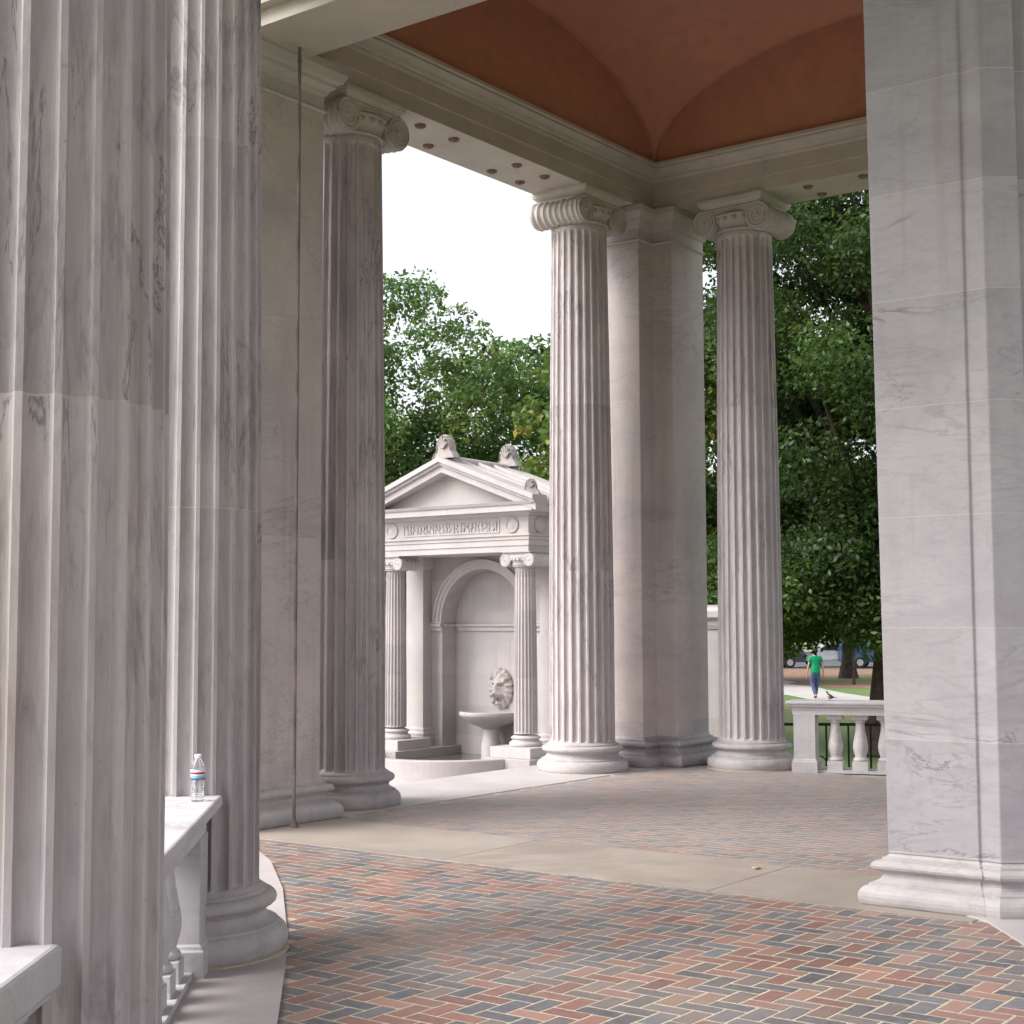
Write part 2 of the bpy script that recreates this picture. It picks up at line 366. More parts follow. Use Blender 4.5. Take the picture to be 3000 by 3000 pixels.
# ------------------------------------------------------------ columns
BASE = [(0.476, 0.0), (0.489, 0.014), (0.497, 0.040), (0.500, 0.070), (0.497, 0.098), (0.487, 0.124), (0.470, 0.143), (0.452, 0.150), (0.452, 0.163),
        (0.428, 0.172), (0.406, 0.188), (0.394, 0.208), (0.392, 0.228), (0.400, 0.243), (0.410, 0.246), (0.410, 0.254), (0.426, 0.257), (0.439, 0.270), (0.444, 0.288), (0.441, 0.306),
        (0.429, 0.322), (0.410, 0.330), (0.392, 0.331), (0.392, 0.348), (0.374, 0.356), (0.364, 0.372)]
BASE = [(r_, z_ * 0.86) for r_, z_ in BASE]
def shaft_mb(rb, rt, z0, z1, nf=24, depth=0.30, ps=9):
    mb = MB(); rings = []
    H = z1 - z0
    zs = [0, 0.004, 0.012, 0.022, 0.034, 0.05] + [0.05 + (H - 0.16) * i / 14 for i in range(1, 15)] + [H - 0.09, H - 0.072, H - 0.058, H - 0.048, H - 0.04, H - 0.02, H]
    pitch = 2 * math.pi / nf; fil = 0.2
    for h in zs:
        tt = max(0, (h / H - 0.2) / 0.8)
        r = rb + (rt - rb) * (tt ** 1.35)
        fw = r * pitch * (1 - fil) / 2
        lo = max(0.0, min(1.0, (h - 0.004) / 0.046)); hi = max(0.0, min(1.0, (H - 0.04 - h) / 0.055))
        e = min(math.sqrt(1 - (1 - lo) ** 2), math.sqrt(1 - (1 - hi) ** 2))
        ring = []
        for i in range(nf):
            a0 = i * pitch
            ring.append((r * math.cos(a0 - pitch * fil / 2), r * math.sin(a0 - pitch * fil / 2), z0 + h))
            for k in range(ps):
                s = -1 + 2 * k / (ps - 1)
                a = a0 + pitch / 2 + s * pitch * (1 - fil) / 2
                # flute is a near half circle, closing to a point at its ends
                d = math.sqrt(max(0, 1 - s * s)) * fw * 0.92
                d = max(0, d - (1 - e) * fw * 1.0) if e < 1 else d
                ring.append(((r - d) * math.cos(a), (r - d) * math.sin(a), z0 + h))
        rings.append(ring)
    mb.loft(rings, True, False)
    return mb
def spiral_pts(cx, cz, r0, sgn, y, turns=2.6, n=70):
    pts = []
    for i in range(n):
        t = i / (n - 1); a = math.pi / 2 + sgn * t * turns * 2 * math.pi
        r = r0 * (1 - t) ** 0.85 * 0.90 + r0 * 0.14
        pts.append((cx - math.cos(a) * r, y, cz + math.sin(a) * r))
    return pts
def capital_parts(s=1.0, ribs=8):
    """local X runs along the volute faces, faces look to +-Y; z from the top of the shaft, height 0.406"""
    mb = MB()
    # necking, astragal and echinus with eggs
    mb.lathe([(0.300, 0.0), (0.300, 0.03), (0.318, 0.036), (0.324, 0.046), (0.318, 0.056), (0.304, 0.06), (0.306, 0.10), (0.318, 0.12), (0.345, 0.15), (0.362, 0.185), (0.366, 0.21), (0.34, 0.235), (0.30, 0.25)], 64)
    for k in range(20):
        a = (k + 0.5) * math.pi / 10
        M = Matrix.Translation((0.352 * math.cos(a), 0.352 * math.sin(a), 0.168)) @ Matrix.Rotation(a, 4, 'Z') @ Matrix.Rotation(R(-28), 4, 'Y') @ Matrix.Diagonal((0.018, 0.034, 0.046, 1))
        mb.lathe([(0.05, -1), (0.6, -0.8), (0.95, -0.3), (1, 0.1), (0.8, 0.65), (0.05, 1)], 10, M=M)
    vx, vz, vr, fy = 0.335, 0.145, 0.150, 0.315
    # bolsters: ribbed rolls joining front and back volutes
    for sx in (-1, 1):
        prof = []
        n = 8 * ribs
        for i in range(n + 1):
            t = -1 + 2 * i / n
            w = abs(math.sin(math.pi * (t + 1) / 2 * ribs))
            r = vr * (0.86 + 0.16 * t * t) - 0.020 * (1 - (1 - w) ** 1) + 0.014
            if abs(t) > 0.97: r = vr * 0.985
            prof.append((r, t * (fy - 0.012)))
        M = Matrix.Translation((sx * vx, 0, vz)) @ Matrix.Rotation(R(-90), 4, 'X')
        mb.lathe(prof, 36, M=M, cap=True)
        for sy in (-1, 1):
            y = sy * fy
            M2 = Matrix.Translation((sx * vx, y - 0.012 * 1, vz)) @ Matrix.Rotation(R(-90), 4, 'X')
            mb.lathe([(vr * 0.97, 0), (vr * 0.97, 0.024)] if sy > 0 else [(vr * 0.97, 0.0), (vr * 0.97, 0.024)], 36, M=M2, smooth=False)
            mb.tube(spiral_pts(sx * vx, vz, vr * 0.93, sx, y + sy * 0.010), [0.0135 - 0.008 * i / 69 for i in range(70)], 6)
            Me = Matrix.Translation((sx * vx, y + sy * 0.012, vz)) @ Matrix.Diagonal((0.026, 0.016, 0.026, 1)) @ Matrix.Rotation(R(90), 4, 'X')
            mb.lathe([(0.01, -1), (0.6, -0.8), (1, 0), (0.6, 0.8), (0.01, 1)], 12, M=Me)
    # canalis: band running between volutes, sagging slightly
    for sy in (-1, 1):
        top = []; bot = []
        for i in range(17):
            t = -1 + i / 8
            x = t * (vx + 0.02)
            zb = 0.185 - 0.012 * (1 - t * t)
            top.append((x, 0.298)); bot.append((x, zb))
        r1 = [[(x, sy * (fy - 0.10), z) for x, z in (b, tp)] + [(x2, sy * (fy - 0.004), z2) for x2, z2 in (tp, b)] for b, tp in zip(bot, top)]
        mb.loft(r1, True, False)
        mb.tube([(x, sy * fy, z + 0.003) for x, z in bot], 0.011, 6)
        mb.tube([(x, sy * fy, z - 0.008) for x, z in top], 0.011, 6)
    mb.box(-vx - 0.05, vx + 0.05, -fy + 0.02, fy - 0.02, 0.20, 0.297)
    # abacus with ogee
    rec = [(-0.385, -0.345), (0.385, -0.345), (0.385, 0.345), (-0.385, 0.345)]
    molded(mb, rec, [(-0.035, 0.2965), (-0.028, 0.312), (-0.008, 0.330), (0.008, 0.345), (0.012, 0.352), (0.012, 0.366), (0.018, 0.372), (0.018, 0.4055)])
    mb.v = [(x * s, y * s, z * s) for x, y, z in mb.v]
    return mb

ShaftMesh = None
def column(loc, rz, label, first=None):
    """a full size column; the first one builds the meshes, later ones copy them"""
    t = thing('ionic_column', loc, rz, label, 'column', 'fluted ionic columns')
    if first is None:
        b = MB(); b.lathe(BASE, 96); b.build('base', M_base, t)
        shaft_mb(0.357, 0.309, 0.318, 5.972).build('shaft', M_col, t)
        b = MB(); b.lathe([(0.506, -0.002), (0.506, 0.006), (0.494, 0.009)], 96); b.build('mortar_bead', M_mortar, t)
        cp = capital_parts(); cp.v = [(x, y, z + 5.970) for x, y, z in cp.v]; cp.build('capital', M_cap, t)
    else:
        for ch in first.children:
            c = ch.copy(); C.objects.link(c); c.parent = t
    return t
col0 = column(W(-1.354, 0), -TH + R(90), 'fluted column in the middle, just right of the fountain and left of the plain corner pier')
column(W(0, 1.354), -TH, 'fluted column right of the plain corner pier, beside the low balustrade and park view', col0)
column(W(-5.116, 0), -TH + R(90), 'brownish shaded column between the left wall pier and the pedimented fountain', col0)
column((-1.612, 7.41, 0.012), R(92.7), 'grey veined column behind the water bottle, its rounded base on the curved kerb', col0)
column((-1.272, 3.90, 0.012), R(87.7), 'huge nearest column cut by the left edge of the photo, with wide flutes', col0)

# the same order continues outside the frame: right side of the pavilion and the inner row of the hall
for (lx, ly, ang, lab) in ((*W(0, 4.95)[:2], -TH, 'far side column hidden behind the right block pier, nearest the balustrade end'), (*W(-1.35, 6.2)[:2], -TH + R(90), 'side column beyond the right block pier, nearest the far corner'),
                           (*W(-5.1, 6.2)[:2], -TH + R(90), 'side column close behind the right block pier'), (3.10, 4.4, R(90), 'inner row column to the right of the camera'),
                           (3.10, 0.6, R(90), 'inner row column right of and just behind the camera'), (3.10, -3.2, R(90), 'inner row column far behind the camera on the right'), (-1.16, 0.15, R(90), 'outer row column left of the camera'), (-1.14, -3.6, R(90), 'outer row column far behind the camera on the left')):
    column((lx, ly, 0.0), ang, lab, col0)

# ------------------------------------------------------------ piers
PBASE = [(o - 0.357, z) for o, z in BASE if o >= 0.36] + [(0.0, 0.331)]
def pier_caps(z0=5.98, top=6.365, big=0.0):
    return [(0.0, z0 - 0.02), (0.018, z0 - 0.01), (0.024, z0), (0.018, z0 + 0.01), (0.002, z0 + 0.02), (0.002, z0 + 0.13), (0.02, z0 + 0.14), (0.03, z0 + 0.17),
            (0.040 + big * .5, z0 + 0.205), (0.044 + big * .5, z0 + 0.235), (0.050 + big, z0 + 0.25), (0.062 + big, z0 + 0.275), (0.076 + big, z0 + 0.31), (0.080 + big, z0 + 0.315), (0.080 + big, top)]
def pier(label, poly, origin, parts_world=False, big=0.0, taper=0.0, cat='pier', batter=0.0, bs=1.0, mat=None):
    """poly in local frame (x=q, y=p) about origin (p,q)"""
    t = thing('marble_pier', W(*origin), -TH, label, cat)
    b = MB(); molded(b, poly, [(o, z * bs) for o, z in PBASE]); ob = b.build('base', M_base, t)
    s = MB(); s.loft([[(x, y, 0.328 * bs) for x, y in offset_poly(poly, taper)], [(x - (batter if i_ in (0, len(poly) - 1) else 0), y, 5.962) for i_, (x, y) in enumerate(offset_poly(poly, -taper))]], True, False)
    s.build('shaft', mat or M_pier, t, bevel=0.006)
    c = MB(); molded(c, poly, [(-taper, 5.955)] + pier_caps(big=big)); c.build('capital', M_cap, t)
    return t
a = 0.35
pier('plain smooth corner pier with a dark inner corner, standing between two fluted columns',
     [(-a, -0.66), (a, -0.66), (a, -a), (0.60, -a), (0.60, a + 0.03), (-a, a + 0.03)], (0, 0), mat=M_pierw)
pier('far right corner pier of the pavilion, hidden behind the right block pier', [(-0.6, -a), (-a, -a), (-a, -0.66), (a, -0.66), (a, a), (-0.6, a)], (0, 6.2))
P0 = (-6.47, 0.0)
pl = pier('plain wall pier behind a thin dark pipe, left of the brownish shaded column',
          [(-0.5, -0.95), (-0.2, -0.62), (0.45, -0.55), (0.45, 0.573), (-0.36, 0.573)], P0, big=0.07, mat=M_pierw)
pp = thing('drain_pipe', W(-6.44, 0.70, 0.004), -TH, 'thin dark vertical pipe standing in front of the left wall pier, from floor to capital', 'pipe')
M_pipe = plain('dark brown metal', (0.16, 0.125, 0.12), 0.8, nscale=4, var=0.4)
jb = MB(); jb.tube([(0, 0, 0.06), (0, 0, 3), (0, 0, 6.31)], 0.014, 12); jb.build('tube', M_pipe, pp)
jb = MB(); jb.lathe([(0.032, 0.0), (0.030, 0.02), (0.022, 0.05), (0.0145, 0.075)], 16); jb.build('foot', M_pipe, pp)
for z in (0.42, 6.2):
    jb = MB(); jb.lathe([(0.0195, z - 0.008), (0.0195, z + 0.008)], 12); jb.build('collar', M_pipe, pp)

def pr_loc(x, y):   # world -> local frame of the right pier
    ox, oy, _ = W(-6.35, 6.1); dx, dy = x - ox, y - oy
    return (dx * BX[0] + dy * BX[1], dx * AX[0] + dy * AX[1])
prp = [(5.745 - 6.1, -6.70 + 6.35), (6.255 - 6.1, -6.70 + 6.35), pr_loc(2.583, 8.290), pr_loc(2.664, 8.205), pr_loc(2.868, 8.205), pr_loc(2.874, 8.262), pr_loc(3.9, 8.262), pr_loc(3.9, 9.4), (6.42 - 6.1, 0.42), (5.745 - 6.1, 0.42)]
pier('tall grey block pier along the right edge of the photo, on the brick floor', prp, (-6.35, 6.1), taper=0.01, batter=0.075, bs=0.88)

# ------------------------------------------------------------ pavilion roof
roof = thing('pavilion_roof', W(-3.29, 3.1, 6.37), -TH, 'marble architraves with rosette studded undersides around a terracotta coloured vaulted ceiling', 'roof')
def L(p, q, z): return (q - 3.1, p + 3.29, z - 6.37)
rects = lambda o_in: [(-3.1 + o_in, -3.29 + o_in), (3.1 - o_in, -3.29 + o_in), (3.1 - o_in, 3.29 - o_in), (-3.1 + o_in, 3.29 - o_in)]
def ringloft(mb, prof, smooth=False):
    rr = []
    for o, z in prof: rr.append([(x, y, z - 6.37) for x, y in rects(o)])
    rr.append(rr[0]); mb.loft(rr, False, smooth)
mb = MB()
ringloft(mb, [(-0.345, 6.372), (0.328, 6.372), (0.330, 6.374), (0.330, 6.525), (0.352, 6.530), (0.352, 6.700), (0.362, 6.708), (0.372, 6.728), (0.372, 6.742), (0.392, 6.752), (0.412, 6.785),
              (0.448, 6.812), (0.470, 6.822), (0.470, 6.846), (0.489, 6.856), (0.489, 6.890), (0.40, 6.892), (0.40, 7.95), (-0.75, 7.95), (-0.78, 7.80), (-0.70, 7.72), (-0.45, 7.62), (-0.40, 7.52), (-0.37, 7.50), (-0.37, 6.97), (-0.42, 6.95), (-0.42, 6.90), (-0.38, 6.86), (-0.36, 6.62), (-0.345, 6.60)])
mb.build('architrave', M_ent, roof)
mb = MB(); mb.box(*[v for v in (0.50 - 3.1, 5.72 - 3.1)], -6.93 + 3.29, -6.235 + 3.29, 6.318 - 6.37, 6.371 - 6.37)
mb.box(0.3 - 3.1, 5.9 - 3.1, -7.02 + 3.29, -6.926 + 3.29, 6.45 - 6.37, 7.1 - 6.37)
mb.build('beam', M_ent, roof)
# sail vault with four lunettes
mb = MB(); hx, hy = 3.1 - 0.455, 3.29 - 0.455; n = 40; H = 1.14
def vz(x, y): return 6.885 - 6.37 + H * math.sqrt(max(0, 2 - (x / hx) ** 2 - (y / hy) ** 2))
grid = [[(x, y, vz(x, y)) for x in [-hx * math.cos(math.pi * i / n) for i in range(n + 1)]] for y in [-hy * math.cos(math.pi * j / n) for j in range(n + 1)]]
mb.loft(grid, False, True, closed=False)
mb.build('vault', M_vault, roof)
for side in range(4):
    lb = MB(); top = []; bot = []
    for i in range(n + 1):
        t = -math.cos(math.pi * i / n)
        x, y = [(t * hx, -hy), (hx, t * hy), (t * hx, hy), (-hx, t * hy)][side]
        ox, oy = [(0, -1), (1, 0), (0, 1), (-1, 0)][side]
        e = 0.045
        top.append((x + ox * e, y + oy * e, vz(x, y) - 0.0)); bot.append((x + ox * e, y + oy * e, 6.86 - 6.37))
    lb.loft([top, bot], False, False, closed=False)
    # reveal of the arch
    e2 = [(x - [(0, -1), (1, 0), (0, 1), (-1, 0)][side][0] * 0.05, y - [(0, -1), (1, 0), (0, 1), (-1, 0)][side][1] * 0.05, z) for x, y, z in top]
    lb.loft([top, e2], False, True, closed=False)
    lb.build('lunette', M_vault, roof)
mb = MB(); mb.box(-3.8, 3.8, -4.0, 4.0, 9.0 - 6.37, 9.25 - 6.37); mb.box(-3.6, 3.6, -3.8, 3.8, 7.955 - 6.37, 8.999 - 6.37)
# keep only the outer slab so the vault stays open beneath it
mb = MB(); mb.box(-3.8, 3.8, -4.0, 4.0, 8.9 - 6.37, 9.15 - 6.37); ringloft(mb, [(-0.45, 7.952), (0.1, 7.952), (0.1, 8.895), (-0.45, 8.895)])
mb.build('roof_slab', M_ent, roof)
def rosette_mb():
    m_ = MB(); m_.lathe([(0.056, 0.0), (0.054, -0.012), (0.046, -0.014), (0.040, -0.004), (0.036, -0.020), (0.024, -0.034), (0.002, -0.038)], 20)
    for k in range(8):
        a_ = k * math.pi / 4
        M = Matrix.Translation((0.040 * math.cos(a_), 0.040 * math.sin(a_), -0.014)) @ Matrix.Diagonal((0.013, 0.013, 0.012, 1))
        m_.lathe([(0.05, -1), (0.8, -0.6), (1, 0), (0.8, 0.6), (0.05, 1)], 8, M=M)
    return m_
r0 = rosette_mb().build('rosette', M_bronze, roof)
spots = [(p, s) for p in (-4.27, -3.76, -2.72, -2.22) for s in (-0.18, 0.15)]
first = True
for p, s in spots:
    o = r0 if first else r0.copy()
    if not first: C.objects.link(o); o.parent = roof
    first = False; o.location = (s - 3.1, p + 3.29, 0.001)
for q, s in [(q, s) for q in (2.23, 2.87, 3.9, 4.4) for s in (-0.165, 0.19)]:
    o = r0.copy(); C.objects.link(o); o.parent = roof; o.location = (q - 3.1, s + 3.29, 0.001)

# roof of the curved hall behind and above the camera
hall = thing('colonnade_roof', (0.6, 2.0, 6.38), 0, 'flat marble ceiling and architrave over the curved colonnade', 'roof')
def hl(pts, z0, z1, name, mat):
    m_ = MB(); m_.prism([(x - 0.6, y - 2.0) for x, y in pts], z0 - 6.38, z1 - 6.38); m_.build(name, mat, hall)
cl = [(-1.25, -8), (-1.25, 0), (-1.293, 3.9), (-1.63, 7.41), (-2.15, 10.6)]
hl([(x - 0.33, y) for x, y in cl] + [(x + 0.33, y) for x, y in reversed(cl)], 6.385, 7.95, 'architrave', M_ent)
hl([(2.75, -8), (3.45, -8), (3.45, 8.6), (2.75, 8.4)], 6.37, 7.95, 'architrave', M_ent)
hl([(x + 0.2, y) for x, y in cl[:-1]] + [W(-6.85, -0.4)[:2], W(-6.85, 6.9)[:2], (4.0, 8.2), (3.3, -8)], 7.2, 7.4, 'ceiling', M_ent)

# ------------------------------------------------------------ balustrades
def baluster_mb():
    m_ = MB()
    m_.box(-0.082, 0.082, -0.082, 0.082, 0.0, 0.125)
    m_.lathe([(0.07, 0.124), (0.078, 0.132), (0.080, 0.145), (0.072, 0.158), (0.058, 0.165), (0.060, 0.185), (0.074, 0.23), (0.080, 0.275), (0.076, 0.32), (0.064, 0.38), (0.052, 0.44), (0.046, 0.50), (0.046, 0.525),
              (0.056, 0.532), (0.056, 0.545), (0.066, 0.555), (0.066, 0.566)], 28)
    m_.box(-0.082, 0.082, -0.082, 0.082, 0.565, 0.618)
    return m_
bal_proto = [None]
def baluster(parent, x):
    if bal_proto[0] is None:
        o = baluster_mb().build('baluster', M_rail, parent, bevel=0.004); bal_proto[0] = o
    else:
        o = bal_proto[0].copy(); C.objects.link(o); o.parent = parent
    o.location = (x, 0, 0)
def balustrade(loc, rz, length, posts, label, sp=0.262, first=0.26, slab=0.78, end_round=False, over=0.0):
    """local X along the rail from the start"""
    t = thing('balustrade', loc, rz, label, 'balustrade', 'low marble balustrades')
    m_ = MB()
    poly = [(-over, -0.165), (length, -0.165), (length, 0.165), (-over, 0.165)]
    molded(m_, poly, [(-0.03, 0.6175), (-0.03, 0.665), (-0.022, 0.668), (-0.022, 0.682), (0.0, 0.694), (0.012, 0.706), (0.018, 0.710), (0.018, 0.724), (0.032, 0.730), (0.036, 0.738), (0.036, slab - 0.012), (0.030, slab - 0.003), (0.022, slab)])
    m_.build('top_rail', M_rail, t)
    m_ = MB(); m_.box(0, length, -0.11, 0.11, 0.0, 0.03); m_.build('bottom_rail', M_rail, t)
    for x0, x1 in posts:
        pm = MB(); molded(pm, [(x0, -0.14), (x1, -0.14), (x1, 0.14), (x0, 0.14)], [(0.022, 0.0), (0.022, 0.118), (0.012, 0.126), (0.010, 0.14), (0.0, 0.148), (0.0, 0.617)])
        pm.build('post', M_rail, t, bevel=0.003)
    x = first
    while x < length - 0.1:
        if not any(x0 - 0.09 < x < x1 + 0.09 for x0, x1 in posts): baluster(t, x)
        x += sp
    return t
# left rail between the two big columns: runs from the far column toward the near one
d1 = math.atan2(3.60 - 7.41, -1.30 + 1.63)
balustrade((-1.58, 7.08, 0.012), d1, 2.86, [(0.0, 0.28), (2.58, 2.86)], 'marble balustrade between the two large left columns, carrying the water bottle', first=0.44)
balustrade((-1.278, 3.56, 0.012), math.atan2(-3.4, 0.06), 3.0, [(0.14, 0.42), (2.7, 3.0)], 'marble balustrade end in the bottom left corner, in front of the nearest column', first=0.60, slab=0.832)
# right rail toward the park
rx, ry, _ = W(-0.02, 1.85)
balustrade((rx, ry - 0.10, 0), R(-19), 3.0, [(0.02, 0.25)], 'low marble balustrade beside the right fluted column, looking over the lawn', first=0.445, sp=0.262, slab=0.765, over=0.02)

# ------------------------------------------------------------ water bottle
bt = thing('water_bottle', (-1.448, 6.88, 0.792), 0.4, 'small clear water bottle with white cap and red and blue label on the balustrade', 'bottle')
m_, t_, bs_ = newmat('clear plastic'); bs_.inputs['Transmission Weight'].default_value = 0.92; bs_.inputs['Roughness'].default_value = 0.08; bs_.inputs['IOR'].default_value = 1.35; bs_.inputs['Base Color'].default_value = (0.93, 0.95, 0.97, 1); M_pet = m_
m_ = MB(); pr = [(0.020, 0.002), (0.030, 0.0), (0.0325, 0.008)]
for i in range(12):
    z = 0.012 + i * 0.0078; pr += [(0.0325 - 0.004 * math.sin(i / 11 * math.pi), z), (0.0305 - 0.004 * math.sin(i / 11 * math.pi), z + 0.004)]
pr += [(0.0325, 0.108), (0.0325, 0.146), (0.031, 0.155), (0.026, 0.172), (0.018, 0.186), (0.0135, 0.192), (0.0135, 0.198)]
m_.lathe(pr, 32); m_.build('bottle_body', M_pet, bt)
M_lab = {}
for nm, col, za, zb, r in (('white', (0.75, 0.76, 0.78), 0.134, 0.146, 0.0331), ('red', (0.42, 0.02, 0.05), 0.1245, 0.134, 0.0331), ('white', (0.75, 0.76, 0.78), 0.120, 0.1245, 0.0331), ('light_blue', (0.20, 0.45, 0.60), 0.107, 0.120, 0.0331), ('dark_blue', (0.03, 0.06, 0.16), 0.101, 0.107, 0.0331)):
    if nm not in M_lab: M_lab[nm] = plain('label ' + nm, col, 0.35)
    m_ = MB(); m_.lathe([(r, za), (r, zb)], 32, cap=False); o = m_.build('label_band', M_lab[nm], bt)
m_ = MB(); m_.lathe([(0.0155, 0.196), (0.0155, 0.212), (0.0145, 0.214)], 24); m_.build('cap', plain('white cap', (0.8, 0.8, 0.8), 0.4), bt)

# ------------------------------------------------------------ wall fountain
FQ = -2.95
ft = thing('wall_fountain', W(0, FQ, -0.30), -TH, 'pale marble wall fountain like a small temple, with arched niche and lion head', 'fountain')
def fz(z): return z + 0.30
def fb(name, mat, boxes, parent=ft, bevel=0.006):
    m_ = MB()
    for b in boxes: m_.box(b[0], b[1], b[2], b[3], fz(b[4]), fz(b[5]))
    return m_.build(name, mat, parent, bevel=bevel)
fb('plinth', M_white, [(0.70, 1.45, -0.28, 1.55, -0.30, -0.05), (-1.45, -0.70, -0.28, 1.55, -0.30, -0.05)])
fb('pedestal', M_whitecap, [(0.76, 1.38, -0.17, 0.50, -0.051, 0.08)]); fb('pedestal', M_whitecap, [(-1.38, -0.76, -0.17, 0.50, -0.051, 0.08)])
# wall with arched niche
wl = MB(); RI, RO, ZS = 0.70, 0.83, 1.63; yf, yb = 0.78, 1.08; AC = -0.09
for sx in (-1, 1):
    x0, x1 = sorted((sx * RI, sx * 1.30)); wl.box(x0, x1, yf, 1.5, fz(-0.05), fz(ZS))
wl.box(-RI, RI, yb, 1.5, fz(-0.3), fz(ZS + RI + 0.05))
na = 28
arc = [(RI * math.cos(math.pi * i / na), ZS + RI * math.sin(math.pi * i / na)) for i in range(na + 1)]
outer = [(max(-1.30, min(1.30, 1.9 * math.cos(math.pi * i / na))), (2.52)) for i in range(na + 1)]
outer[0] = (1.30, ZS); outer[-1] = (-1.30, ZS)
for i in range(na):
    (ax_, az), (bx_, bz) = arc[i], arc[i + 1]; (cx_, cz), (dx_, dz) = outer[i + 1], outer[i]
    wl.add([(ax_, yf, fz(az)), (bx_, yf, fz(bz)), (cx_, yf, fz(cz)), (dx_, yf, fz(dz))], [(0, 1, 2, 3)])
    wl.add([(ax_, yf, fz(az)), (bx_, yf, fz(bz)), (bx_, yb + .01, fz(bz)), (ax_, yb + .01, fz(az))], [(0, 1, 2, 3)], True)
wl.add([(1.30, yf, fz(ZS)), (1.30, yf, fz(2.52)), (1.30, 1.5, fz(2.52)), (1.30, 1.5, fz(ZS))], [(0, 1, 2, 3)])
wl.add([(-1.30, yf, fz(ZS)), (-1.30, yf, fz(2.52)), (-1.30, 1.5, fz(2.52)), (-1.30, 1.5, fz(ZS))], [(0, 1, 2, 3)])
wl.add([(-1.30, yb, fz(2.35)), (1.30, yb, fz(2.35)), (1.30, yb, fz(2.52)), (-1.30, yb, fz(2.52))], [(0, 1, 2, 3)])
wl.add([(-1.30, 1.5, fz(-.3)), (1.30, 1.5, fz(-.3)), (1.30, 1.5, fz(2.52)), (-1.30, 1.5, fz(2.52))], [(0, 1, 2, 3)])
wl.build('wall', M_white, ft).location = (AC, 0, 0)
am = MB()
for (ri, ro, pr_) in ((RI, RI + 0.045, 0.025), (RI + 0.045, RI + 0.10, 0.038), (RI + 0.10, RO, 0.055)):
    rings = [[(r * math.cos(math.pi * i / 48), yy, fz(ZS + r * math.sin(math.pi * i / 48))) for r, yy in ((ri, yf - pr_), (ro, yf - pr_), (ro, yf + 0.01), (ri, yf + 0.01))] for i in range(49)]
    am.loft(rings, True, False)
am.build('arch_moulding', M_whitecap, ft).location = (AC, 0, 0)
im = MB()
for sx in (-1, 1):
    x0, x1 = sorted((sx * (RI - 0.012), sx * 1.28))
    im.box(x0, x1, yf - 0.03, yf + 0.02, fz(ZS - 0.13), fz(ZS - 0.07)); im.box(x0, x1, yf - 0.06, yf + 0.02, fz(ZS - 0.069), fz(ZS - 0.03)); im.box(x0, x1, yf - 0.045, yf + 0.02, fz(ZS - 0.029), fz(ZS))
    xa, xb = sorted((sx * (RI + 0.001), sx * (RI - 0.04))); im.box(xa, xb, yf + 0.021, yb, fz(ZS - 0.068), fz(ZS - 0.03))
im.box(-RI + 0.04, RI - 0.04, yb - 0.03, yb + 0.01, fz(ZS - 0.13), fz(ZS - 0.07)); im.box(-RI + 0.04, RI - 0.04, yb - 0.055, yb + 0.01, fz(ZS - 0.069), fz(ZS - 0.03))
im.build('impost_moulding', M_whitecap, ft, bevel=0.006).location = (AC, 0, 0)
for sx in (-1, 1):
    pm = MB(); c0 = sx * 1.13; molded(pm, [(c0 - .15, 0.60), (c0 + .15, 0.60), (c0 + .15, 0.779), (c0 - .15, 0.779)],
        [(0.06, fz(-0.049)), (0.06, fz(0.08)), (0.05, fz(0.085)), (0.055, fz(0.12)), (0.03, fz(0.15)), (0.03, fz(0.18)), (0.0, fz(0.20)), (0.0, fz(2.34)), (0.03, fz(2.38)), (0.04, fz(2.5))])
    pm.build('pilaster', M_whitecap, ft)
def small_base(s=0.42): return [(r * s, z * s) for r, z in BASE]
for sx in (-1, 1):
    ct = bpy.data.objects.new('column', None); C.objects.link(ct); ct.parent = ft; ct.location = (sx * 1.08, 0.15, fz(0.08))
    b = MB(); b.lathe(small_base(), 48); b.build('base', M_whitecap, ct)
    s_ = shaft_mb(0.149, 0.127, 0.155, 2.233, nf=20, ps=7); s_.build('shaft', M_white, ct)
    cp = capital_parts(0.55, ribs=4); cp.v = [(x, y, (z if z < 0.163 else 0.163 + (z - 0.163) * 0.4) + 2.232) for x, y, z in cp.v]; cp.build('capital', M_whitecap, ct)
# entablature
em = MB(); rec = [(-1.24, 0.0), (1.24, 0.0), (1.24, 1.45), (-1.24, 1.45)]
molded(em, rec, [(-0.0, fz(2.501)), (0.0, fz(2.575)), (0.014, fz(2.578)), (0.014, fz(2.65)), (0.028, fz(2.653)), (0.028, fz(2.685)), (0.05, fz(2.70)), (0.05, fz(2.715)), (0.01, fz(2.72)), (0.01, fz(2.945)),
                 (0.04, fz(2.96)), (0.06, fz(2.985)), (0.09, fz(2.99)), (0.19, fz(2.995)), (0.19, fz(3.065)), (0.21, fz(3.075)), (0.23, fz(3.11))])
em.build('entablature', M_whitecap, ft)
# carved frieze panel with irregular relief, and discs
rn = random.Random(11); fp = MB()
fp.box(-0.80, 0.80, -0.020, -0.0105, fz(2.748), fz(2.762)); fp.box(-0.80, 0.80, -0.020, -0.0105, fz(2.905), fz(2.919))
fp.box(-0.80, -0.786, -0.020, -0.0105, fz(2.763), fz(2.904)); fp.box(0.786, 0.80, -0.020, -0.0105, fz(2.763), fz(2.904))
x = -0.75
while x < 0.75:
    w = rn.uniform(0.035, 0.06)
    pts = []
    for k in range(7):
        pts.append((x + w * (0.15 + 0.6 * rn.random()), -0.013, fz(2.775 + 0.115 * k / 6)))
    fp.tube(pts, 0.008, 6)
    if rn.random() < 0.7: fp.tube([(x, -0.013, fz(rn.uniform(2.78, 2.88))), (x + w * 0.9, -0.015, fz(rn.uniform(2.78, 2.88)))], 0.009, 6)
    x += w + 0.008
